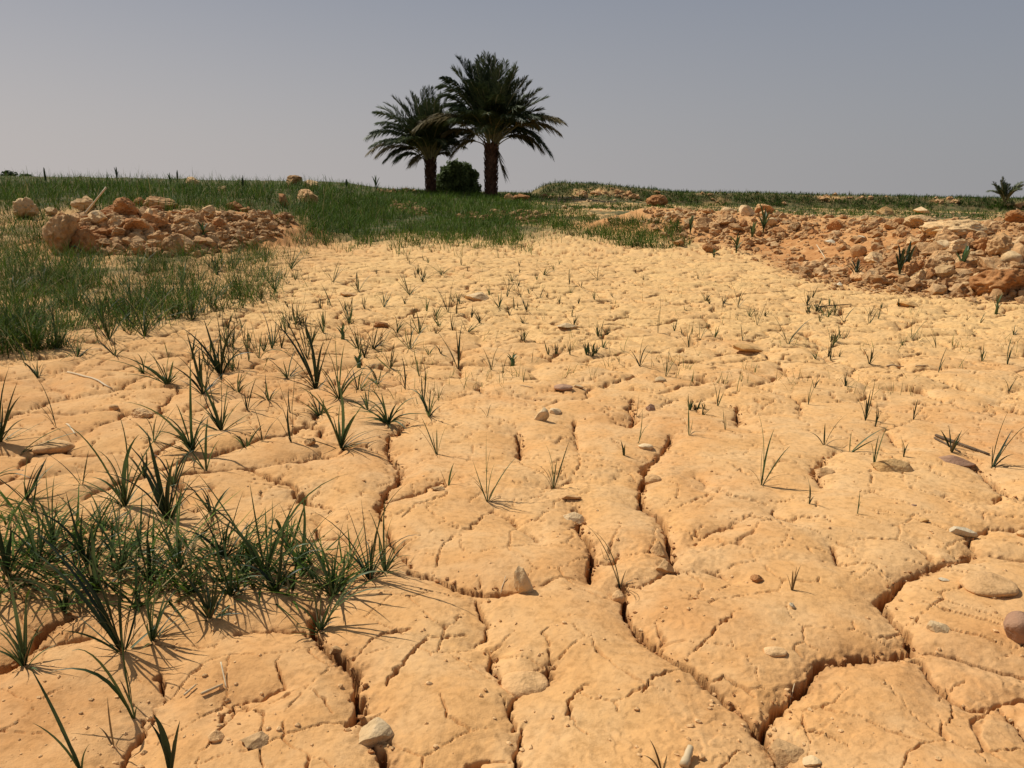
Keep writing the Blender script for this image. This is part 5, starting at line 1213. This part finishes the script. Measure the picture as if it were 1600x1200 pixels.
# ------------------------------------------------------------------ straws, stick, shell
def tube(pts, rads, nseg=7):
    V = []; Fc = []
    for i, p in enumerate(pts):
        td = (pts[min(i + 1, len(pts) - 1)] - pts[max(i - 1, 0)]).normalized()
        a = td.orthogonal().normalized(); b_ = td.cross(a)
        for k in range(nseg):
            an = 2 * math.pi * k / nseg
            V.append(p + (a * math.cos(an) + b_ * math.sin(an)) * rads[i])
    for i in range(len(pts) - 1):
        for k in range(nseg):
            Fc.append((i * nseg + k, i * nseg + (k + 1) % nseg, (i + 1) * nseg + (k + 1) % nseg, (i + 1) * nseg + k))
    Fc.append(tuple(range(nseg))[::-1]); Fc.append(tuple((len(pts) - 1) * nseg + k for k in range(nseg)))
    return V, Fc
def straw(name, a, b_, r, mat, label, cat, lift=(0.004, 0.004), bend=0.0, taper=0.7):
    A, _ = P3(*a); B, _ = P3(*b_)
    A = A + Vector((0, 0, lift[0])); B = B + Vector((0, 0, lift[1])); O = A.copy()
    pts = []
    for i in range(8):
        t = i / 7.0; p = A.lerp(B, t) + Vector((0, 0, bend * math.sin(math.pi * t)))
        p.z = max(p.z, float(H([p.x], [p.y])[0]) + r * 0.6)
        pts.append(p - O)
    V, Fc = tube(pts, [r * (1 - (1 - taper) * i / 7.0) * (1.12 if i in (2, 5) else 1) for i in range(8)])
    me = bpy.data.meshes.new(name); me.from_pydata(V, [], Fc); me.shade_smooth()
    o = link(name, me, M[mat]); o.location = O
    return tag(o, label, cat)
straw('straw', (106, 584), (175, 609), 0.0045, 'straw', 'pale hollow straw stalk lying on the left mud', 'straw', (0.006, 0.004))
straw('straw', (1068, 1200), (1078, 1180), 0.006, 'straw', 'short thick pale straw stub at the bottom edge', 'straw', (0.0, 0.012))
straw('straw', (315, 1088), (348, 1073), 0.0022, 'straw', 'pale bent straw chip on the lower left dome', 'straw')
straw('straw', (346, 1046), (354, 1078), 0.0012, 'straw', 'thin upright looking straw touching the bent chip', 'straw', (0.012, 0.003))
straw('straw', (288, 1090), (306, 1074), 0.0016, 'straw', 'short thin straw left of the bent chip', 'straw')
straw('straw', (1280, 480), (1330, 476), 0.004, 'wood', 'dark thin stick lying below the right rubble', 'stick')
straw('straw', (104, 665), (118, 680), 0.003, 'straw', 'broken straw piece on the left mud', 'straw')
straw('straw', (1385, 573), (1412, 574), 0.003, 'straw', 'short flat straw in the upper right field', 'straw')
straw('straw', (1430, 573), (1450, 572), 0.003, 'straw', 'second short straw right of the flat one', 'straw')
straw('twig', (1462, 682), (1545, 712), 0.0045, 'wood', 'brown dry twig half sunk at the right field', 'twig')
straw('twig', (1460, 686), (1500, 708), 0.003, 'wood', 'thinner twig along the brown one', 'twig')
straw('straw', (1276, 384), (1290, 406), 0.006, 'straw', 'pale bent straw on the orange slope of the rubble', 'straw', (0.01, 0.01))
straw('straw', (1585, 350), (1588, 330), 0.006, 'straw', 'pale upright straw on the rubble near the right edge', 'straw', (0, 0.10))
straw('straw', (832, 607), (812, 603), 0.0016, 'straw', 'small pale straw left of the dark curved stone', 'straw')
straw('straw', (1232, 1110), (1241, 1072), 0.0011, 'straw', 'hair thin straw crossing the right foreground crack', 'straw', (0.004, 0.004))
straw('straw', (782, 935), (790, 903), 0.0010, 'straw', 'hair thin straw beside the upright stone', 'straw')
a3, ta = P3(120, 346); O = a3
tipv = RIGHT * (42 * ta / F) + Vector((0, 0, 52 * ta / F)) + Vector((0, 0.15, 0))
V, Fc = tube(bez(Vector((0, 0, -0.03)), tipv * 0.5 + Vector((0.01, 0, 0.0)), tipv, 8), [0.013] * 4 + [0.011] * 4)
me = bpy.data.meshes.new('stick'); me.from_pydata(V, [], Fc); me.shade_smooth()
o = link('stick', me, M['straw']); o.location = O
tag(o, 'dry yellow stick poking up slanting right out of the left heap', 'stick')
a3, ta = P3(126, 396)
pts = [Vector((RIGHT.x * s_ * ta / F, -0.10, z_ * ta / F)) for s_, z_ in ((-4, 8), (2, 9), (8, 5), (13, -1), (15, -8))]
V, Fc = tube(pts, [0.008] * 5)
me = bpy.data.meshes.new('hose'); me.from_pydata(V, [], Fc); me.shade_smooth()
o = link('hose', me, M['black']); o.location = a3 + Vector((0, 0, 0.02))
tag(o, 'short curved piece of black hose below the largest clod of the left heap', 'hose')
# little open snail shell
sv, st_ = P3(1236, 949)
V = []; Fc = []
nr, nt_ = 26, 8
for i in range(nr):
    t = i / (nr - 1.0); a = t * 4.2 * math.pi; rad = 0.0058 * math.exp(-1.6 * (1 - t)); tr_ = rad * 0.55
    for k in range(nt_):
        b_ = 2 * math.pi * k / nt_
        V.append(Vector(((rad + tr_ * math.cos(b_)) * math.cos(a), (rad + tr_ * math.cos(b_)) * math.sin(a), tr_ * math.sin(b_) + 0.005 * (1 - t))))
for i in range(nr - 1):
    for k in range(nt_):
        Fc.append((i * nt_ + k, i * nt_ + (k + 1) % nt_, (i + 1) * nt_ + (k + 1) % nt_, (i + 1) * nt_ + k))
me = bpy.data.meshes.new('snail_shell'); me.from_pydata(V, [], Fc); me.shade_smooth()
o = link('snail_shell', me, M['white_stone']); o.location = sv + Vector((0, 0, 0.003)); o.rotation_euler = (0.5, 0.3, 1.0)
tag(o, 'tiny white snail shell with a dark opening on the right foreground mud', 'shell')

# ------------------------------------------------------------------ leafy young plants
def leafy(px, py, hpx, n, label, mat='broad', wmm=26, spread=0.7, seed=0, name='young_plant'):
    loc, t = P3(px, py); s = t / F; r = random.Random(seed + 77)
    e = empty(name, loc); tag(e, label, 'plant')
    h = hpx * s
    V, Fc = tube([Vector((0, 0, -0.02)), Vector((0.004, 0, h * 0.3)), Vector((0, 0.004, h * 0.55))], [0.010, 0.008, 0.005])
    me = bpy.data.meshes.new('stem'); me.from_pydata(V, [], Fc); me.shade_smooth(); link('stem', me, M[mat], e)
    for i in range(n):
        az = 2.399 * i + r.uniform(-.4, .4); b0 = h * (0.08 + 0.42 * i / n)
        L = h * r.uniform(0.5, 0.8); ln = spread * r.uniform(0.4, 1.0)
        tip = Vector((math.cos(az) * L * math.sin(ln), math.sin(az) * L * math.sin(ln), b0 + L * math.cos(ln)))
        if i == n - 1: tip = Vector((0.01, 0, h))
        P = bez(Vector((0, 0, b0)), Vector((tip.x * .35, tip.y * .35, b0 + L * 0.6)), tip, 8)
        W = [wmm * 0.001 * math.sin(math.pi * min(0.12 + 0.86 * q / 7.0, 0.98)) ** 0.8 for q in range(8)]
        sv_ = Vector((-math.sin(az), math.cos(az), 0)) + Vector((r.uniform(-.5, .5), 0, 0))
        V, Fc = ribbon(P, W, 0.35, sv_.normalized())
        me = bpy.data.meshes.new('leaf'); me.from_pydata(V, [], Fc); me.shade_smooth(); link('leaf', me, M[mat], e)
    return e
leafy(1078, 366, 30, 5, 'stubby dark green plant on the left end of the right rubble', 'blade', 40, .4, 1)
leafy(1192, 366, 44, 6, 'taller of the leafy plants in the rubble, with a leaf arching right', 'blade', 42, .7, 2)
leafy(1174, 378, 32, 5, 'dense upright plant just left of the taller leafy one', 'blade', 40, .35, 3)
leafy(1150, 395, 30, 6, 'low spiky plant at the rubble foot left of the orange slope', 'blade', 30, .8, 4)
leafy(1336, 438, 34, 8, 'spiky green plant leaning left at the foot of the rubble', 'blade_dark', 16, .9, 5)
leafy(1404, 436, 48, 9, 'dark tall grassy plant against the orange clod', 'blade_dark', 18, .7, 6)
leafy(1414, 432, 56, 5, 'thin stalk with a broad dark leaf high up, in the right rubble', 'blade_dark', 22, .6, 7)
leafy(1502, 425, 42, 5, 'pale green broad leaved plant at the foot of the right rubble', 'broad', 34, .6, 8)
leafy(1556, 490, 34, 6, 'faint thin plant on the mud under the big orange clod', 'blade', 7, .7, 9)
leafy(318, 372, 26, 6, 'small leafy plant with long leaves in the left heap', 'blade', 26, .9, 10)
leafy(588, 300, 26, 6, 'reed like plant on the crest left of the palms', 'blade', 40, .5, 11)
leafy(541, 296, 16, 3, 'small dark sprig on the crest above the meadow', 'blade_dark', 45, .3, 12)
leafy(278, 290, 24, 3, 'dark pointed stalk above the left bank', 'blade_dark', 40, .2, 13)
leafy(266, 290, 20, 4, 'shorter stalk left of the dark pointed one', 'blade', 40, .3, 14)
leafy(183, 285, 24, 3, 'slanting dark stalk above the left bank grass', 'blade_dark', 36, .3, 15)
leafy(380, 300, 26, 3, 'lone dark stalk on the bank between heap and meadow', 'blade_dark', 36, .2, 16)
leafy(72, 290, 26, 4, 'dark stalk above the grass at the far left', 'blade_dark', 40, .3, 17)
leafy(1115, 402, 14, 8, 'low dark green clump on the mud at the rubble foot', 'blade', 14, 1.1, 18)
# small herbs
leafy(535, 530, 26, 6, 'tiny herb with rounded leaves among the mid left sprouts', 'broad', 8, .9, 19, 'herb')
leafy(800, 572, 24, 6, 'tiny herb with rounded leaves right of the forked tuft', 'broad', 8, .9, 20, 'herb')
leafy(560, 575, 24, 7, 'small leafy herb between the bushy clumps', 'broad', 8, .9, 21, 'herb')

# ------------------------------------------------------------------ date palms
def frond_mesh(P0, P1, P2, leaf=0.36, n=62, width=0.034, bare=0.16, seed=0, ragged=0.1, hang=0.25):
    r = random.Random(seed)
    N = 22
    pts = bez(P0, P1, P2, N)
    V, Fc = [], []
    mi = []
    v, f = tube(pts, [0.020 * (1 - 0.8 * i / (N - 1)) + 0.003 for i in range(N)], 4)
    V += v; Fc += f; mi += [1] * len(f)
    ax = (P2 - P0).normalized()
    sd = ax.cross(Vector((0, 0, 1)))
    if sd.length < 0.25: sd = Vector((r.uniform(-1, 1), r.uniform(-1, 1), 0)).cross(ax)
    sd.normalize()
    for i in range(n):
        t = bare + (1 - bare) * (i + 0.5) / n
        q = t * (N - 1); k = min(int(q), N - 2); p = pts[k].lerp(pts[k + 1], q - k)
        td = (pts[k + 1] - pts[k]).normalized()
        s = (sd - td * sd.dot(td)).normalized(); up = s.cross(td).normalized()
        if up.z < 0: up = -up
        prof = math.sin(math.pi * min(1, (t - bare) / (1 - bare) * 0.80 + 0.16)) ** 0.6
        for sgn in (-1, 1):
            if r.random() < ragged: continue
            L = leaf * prof * r.uniform(0.75, 1.1)
            an = 0.95 - 0.45 * t + r.uniform(-.15, .15)
            d = (td * math.cos(an) + s * sgn * math.sin(an) + up * r.uniform(0.0, 0.35)).normalized()
            tip = p + d * L - Vector((0, 0, hang * L * r.uniform(0.4, 1.2)))
            midp = p + d * L * 0.45
            wv = td * (width * 0.5)
            o = len(V)
            V += [p, midp + wv, tip, midp - wv]
            Fc.append((o, o + 1, o + 2, o + 3)); mi.append(0)
    me = bpy.data.meshes.new('frond'); me.from_pydata([tuple(x) for x in V], [], Fc)
    return me, mi
def palm_trunk(h, r0, r1, seed, parent):
    r = random.Random(seed)
    seg, rings = 22, 26; V = []; Fc = []
    for i in range(rings):
        t = i / (rings - 1.0); rad = r0 + (r1 - r0) * t + (0.05 * r0 if i % 2 else 0) + 0.25 * r0 * max(0, 0.10 - t) * 6 * 0.5
        for k in range(seg):
            a = 2 * math.pi * k / seg
            rr_ = rad * (1 + 0.06 * mnoise.noise(Vector((math.cos(a) * 2, math.sin(a) * 2, t * 9 + seed))))
            V.append((math.cos(a) * rr_, math.sin(a) * rr_, -0.1 + (h + 0.1) * t))
    for i in range(rings - 1):
        for k in range(seg):
            Fc.append((i * seg + k, i * seg + (k + 1) % seg, (i + 1) * seg + (k + 1) % seg, (i + 1) * seg + k))
    Fc.append(tuple((rings - 1) * seg + k for k in range(seg)))
    me = bpy.data.meshes.new('trunk'); me.from_pydata(V, [], Fc); me.shade_smooth()
    tr = link('trunk', me, M['bark'], parent)
    # old leaf bases: spiral of stubs
    V = []; Fc = []; n = int(h / 0.011)
    for i in range(n):
        t = (i + .5) / n; a = i * 2.399; rad = (r0 + (r1 - r0) * t) * 0.97; zc = h * t
        L = r.uniform(0.05, 0.10) * (1.0 + 1.2 * max(0, t - 0.75) * 4 * r.random()); w = r.uniform(0.04, 0.065)
        c, s = math.cos(a), math.sin(a)
        rd = Vector((c, s, 0)); tg = Vector((-s, c, 0)); upv = Vector((0, 0, 1))
        p = rd * rad + upv * zc; tip = p + upv * L + rd * (L * 0.55)
        o = len(V)
        V += [p - tg * w - upv * 0.03, p + tg * w - upv * 0.03, p + rd * 0.035 - upv * 0.05, tip - tg * w * .45, tip + tg * w * .45, tip + rd * 0.015 - upv * 0.02]
        Fc += [(o, o + 3, o + 4, o + 1), (o, o + 2, o + 5, o + 3), (o + 1, o + 4, o + 5, o + 2), (o + 3, o + 5, o + 4)]
    me = bpy.data.meshes.new('leaf_bases'); me.from_pydata([tuple(v) for v in V], [], Fc)
    lb = link('leaf_bases', me, M['bark'], tr); tag(lb, kind='stuff')
    return tr
def palm(name, label, base, scale, trunk_h, r0, r1, crown_px, tips, extra, seed, old=0.1, cat='palm tree'):
    """crown_px: pixel of the crown centre; tips: (px, py, arch, old) of fronds seen in the photograph"""
    loc, t = P3(*base); s = t / F; r = random.Random(seed)
    e = empty(name, loc); tag(e, label, cat)
    if trunk_h > 0.3: palm_trunk(trunk_h, r0, r1, seed, e)
    C0 = Vector((0, 0, trunk_h - 0.05))
    def add(tip, arch, is_old, k, leaf):
        d = tip - C0; L = d.length
        hor = Vector((d.x, d.y, 0))
        ctrl = C0 + d * 0.5 + Vector((0, 0, (arch * 1.5 + 0.02) * L))
        st = C0 + (hor.normalized() * r0 * 0.6 if hor.length > 0.01 else Vector((0, 0, 0))) + Vector((0, 0, r.uniform(-0.15, 0.45) * scale))
        me, mi = frond_mesh(st, ctrl, tip, leaf * r.uniform(.85, 1.1), int(74 * max(scale, .5)), 0.052 * max(scale, 0.6), 0.20 if arch < 0.15 else 0.30, seed * 100 + k, 0.08 + (0.35 if is_old == 2 else 0), 0.45 if arch > 0.15 else 0.15)
        o = link('frond', me, [M['palm_old' if is_old else 'palm'], M['rachis']], e)
        me.polygons.foreach_set('material_index', mi)
        if is_old == 1: o['label'] = 'yellowing frond'
        if is_old == 2: o['label'] = 'withered frond with few leaflets'
    for k, tp in enumerate(tips):
        px, py, arch, is_old = tp[:4]
        depth = tp[4] if len(tp) > 4 else r.uniform(-0.35, 0.35) * abs(px - crown_px[0]) * s + r.uniform(-0.3, 0.3) * scale
        rdx, rdy, rdz = ray_dir(px, py); q = (loc.y + depth) / rdy
        tip = Vector((rdx * q - loc.x, depth, CAM_H + rdz * q - loc.z)); tip = tip - (tip - C0).normalized() * 0.10 * scale
        add(tip, arch, is_old, k, 0.55 * scale)
    for k in range(extra):
        el = r.uniform(0.5, 1.35); az = r.uniform(0, 2 * math.pi)
        az = math.pi / 2 * (1 if r.random() < .5 else -1) + r.uniform(-1.0, 1.0)
        L = r.uniform(1.7, 2.45) * scale
        tip = C0 + Vector((math.cos(az) * math.cos(el), math.sin(az) * math.cos(el), math.sin(el))) * L
        arch = 0.24 * (1.5 - el)
        tip.z -= 0.34 * L * (1.45 - el)
        add(tip, arch, 1 if (el < 0.35 and r.random() < old * 3) else 0, 200 + k, 0.46 * scale)
    return e
big_tips = [(714, 86, .12, 0), (726, 90, .10, 0), (749, 83, .02, 0), (742, 92, .04, 0), (760, 79, 0, 0), (767, 84, 0, 0), (775, 81, 0, 0), (774, 90, .0, 0, .3), (790, 92, .0, 0), (808, 96, .03, 0), (800, 110, .03, 0),
 (813, 120, .05, 0), (832, 124, .06, 0), (847, 136, .08, 0), (840, 150, .08, 0), (857, 150, .10, 0), (850, 168, .12, 0), (884, 190, .20, 1), (870, 184, .2, 0), (878, 207, .24, 1), (866, 243, .34, 0), (852, 236, .30, 1), (845, 215, .24, 0), (835, 226, .26, 0),
 (684, 131, .22, 0), (690, 117, .18, 0), (706, 104, .15, 0), (686, 146, .22, 0), (694, 160, .22, 0), (700, 178, .2, 0), (642, 202, .26, 1), (650, 190, .22, 1), (664, 196, .22, 1), (690, 208, .2, 1),
 (706, 228, .2, 2), (700, 246, .3, 2), (822, 200, .15, 0), (830, 180, .1, 0), (735, 100, .05, 0), (782, 100, .0, 0, -.4), (755, 110, .0, 0, .5), (745, 130, .1, 0, -.8), (785, 130, .05, 0, -.8), (790, 282, .1, 2)]
BIG = palm('date_palm', 'taller date palm on the right with a stout brown trunk', (767, 307), 1.0, 1.50, 0.155, 0.175, (767, 212), big_tips, 56, 5)
small_tips = [(600, 158, .14, 0), (612, 148, .12, 0), (640, 140, .06, 0), (634, 150, .08, 0), (662, 133, .02, 0), (656, 138, .02, 0), (672, 132, .0, 0), (582, 172, .18, 0), (590, 165, .15, 0), (586, 190, .2, 0), (569, 214, .24, 0), (576, 205, .2, 0), (570, 240, .26, 1), (574, 228, .24, 0), (584, 244, .28, 1),
 (596, 252, .28, 0), (606, 240, .22, 1), (615, 250, .24, 0), (640, 252, .25, 1), (700, 150, .06, 0), (690, 142, .04, 0), (712, 165, .1, 0), (720, 185, .14, 0), (724, 205, .18, 0), (716, 222, .2, 0), (700, 240, .22, 2), (626, 160, .1, 0), (610, 178, .15, 0), (600, 196, .18, 0), (640, 258, .2, 2)]
SMALLP = palm('date_palm', 'shorter date palm on the left leaning its crown against the taller one', (673, 301), 0.86, 0.98, 0.130, 0.145, (668, 232), small_tips, 60, 6)
palm('young_palm', 'small young date palm without a trunk near the right edge', (1570, 318), 0.42, 0.15, 0.07, 0.07, (1570, 310), [(1551, 283, .03, 0), (1566, 275, 0, 0), (1564, 280, 0, 0), (1577, 286, .03, 0), (1598, 283, .08, 0), (1596, 288, .08, 0), (1588, 290, .05, 0), (1549, 298, .1, 0), (1556, 292, .05, 0), (1572, 284, 0, 0)], 8, 7, cat='palm')

# ------------------------------------------------------------------ bushes and distant trees
def leaf_cloud(name, blobs, n, size, mat, parent, seed, label=None):
    rs = np.random.RandomState(seed)
    B = np.array(blobs, float)                       # x y z rx ry rz
    wgt = B[:, 3] * B[:, 4] * B[:, 5]; wgt = wgt / wgt.sum()
    k = rs.choice(len(B), n, p=wgt)
    d = rs.normal(size=(n, 3)); d /= np.linalg.norm(d, axis=1)[:, None]
    rad = rs.uniform(0.1, 1.25, n) ** 0.5
    bumpy = 1 + 0.38 * perlin(d[:, 0] * 2.2 + k, d[:, 2] * 2.2 + d[:, 1], seed)
    p = B[k, :3] + d * B[k, 3:6] * (rad * bumpy)[:, None]
    nrm = d + rs.normal(0, .7, (n, 3)); nrm /= np.linalg.norm(nrm, axis=1)[:, None]
    a = np.cross(nrm, rs.normal(size=(n, 3))); a /= np.linalg.norm(a, axis=1)[:, None]; b_ = np.cross(nrm, a)
    s = size * rs.uniform(.6, 1.3, n)[:, None]
    V = np.stack([p - a * s, p + b_ * s * .45, p + a * s, p - b_ * s * .45], 1)
    me = mesh_np(name, V.reshape(-1, 3), Fq=np.arange(n * 4).reshape(n, 4), smooth=False)
    o = link(name, me, M[mat], parent); tag(o, kind='stuff')
    return o
def tree(name, px, py, ydist, blobs_px, n, leafsize, label, cat, trunk=True, seed=1):
    """base under pixel column px at distance ydist; blobs in pixels: dx, up, rx, rz"""
    dx, dy, dz = ray_dir(px, py); t = ydist / dy
    x = dx * t; zb = float(H([x], [ydist])[0]); s = t / F
    e = empty(name, (x, ydist, zb)); tag(e, label, cat)
    zpix = (CAM_H + dz * t) - zb                       # height of the given pixel above the base
    if trunk:
        h = zpix + max(b_[1] for b_ in blobs_px) * s
        V, Fc = tube([Vector((0, 0, -0.1)), Vector((0.01 * h, 0, h * .35)), Vector((0, 0, h * .75))], [0.045 * h, 0.035 * h, 0.015 * h])
        for q in range(5):
            a = q * 1.3; st = Vector((0, 0, h * (.25 + .08 * q))); en = st + Vector((math.cos(a) * .22 * h, math.sin(a) * .22 * h, .25 * h))
            v2, f2 = tube([st, st.lerp(en, .5) + Vector((0, 0, .02 * h)), en], [0.02 * h, 0.014 * h, 0.006 * h], 5); o = len(V)
            V += v2; Fc += [tuple(i + o for i in f) for f in f2]
        me = bpy.data.meshes.new('trunk'); me.from_pydata([tuple(v) for v in V], [], Fc); me.shade_smooth(); link('trunk', me, M['wood'], e)
    bl = [(b_[0] * s, (b_[4] if len(b_) > 4 else 0) * s, zpix + b_[1] * s, b_[2] * s, b_[2] * s * .9, b_[3] * s) for b_ in blobs_px]
    leaf_cloud('crown', bl, n, leafsize, 'bush', e, seed)
    return e
tree('bush', 715, 305, 26.5, [(-14, 20, 17, 22), (8, 26, 18, 20), (20, 12, 13, 17), (-4, 40, 14, 11), (25, 30, 8, 8), (-27, 10, 8, 12), (12, 42, 8, 6), (29, 8, 7, 9), (-20, 38, 7, 6)], 7500, 0.075, 'round dark green bush between the two palm trunks', 'bush', seed=3)
tree('distant_tree', 15, 285, 75, [(0, 8, 11, 9), (-8, 3, 9, 7), (9, 2, 9, 6)], 1500, 0.16, 'dark rounded tree far off at the left edge of the picture', 'tree', seed=4)
tree('distant_tree', 42, 285, 80, [(0, 9, 7, 3.5), (-3, 8, 4, 3), (3, 7, 4, 3)], 700, 0.15, 'small umbrella shaped tree far off on the left horizon', 'tree', seed=5)
tree('distant_tree', 55, 285, 85, [(0, 4, 6, 5), (7, 1, 7, 4)], 600, 0.15, 'low dark tree right of the umbrella shaped one', 'tree', seed=6)
tree('distant_tree', 132, 288, 80, [(0, 4, 13, 6), (-10, 0, 8, 5), (10, 0, 9, 5)], 1200, 0.16, 'wide low dark tree on the left horizon', 'tree', seed=7)
tree('distant_tree', 250, 290, 85, [(0, 2, 11, 5), (8, 0, 8, 4)], 800, 0.16, 'low dark tree on the horizon left of the bank clods', 'tree', seed=8)
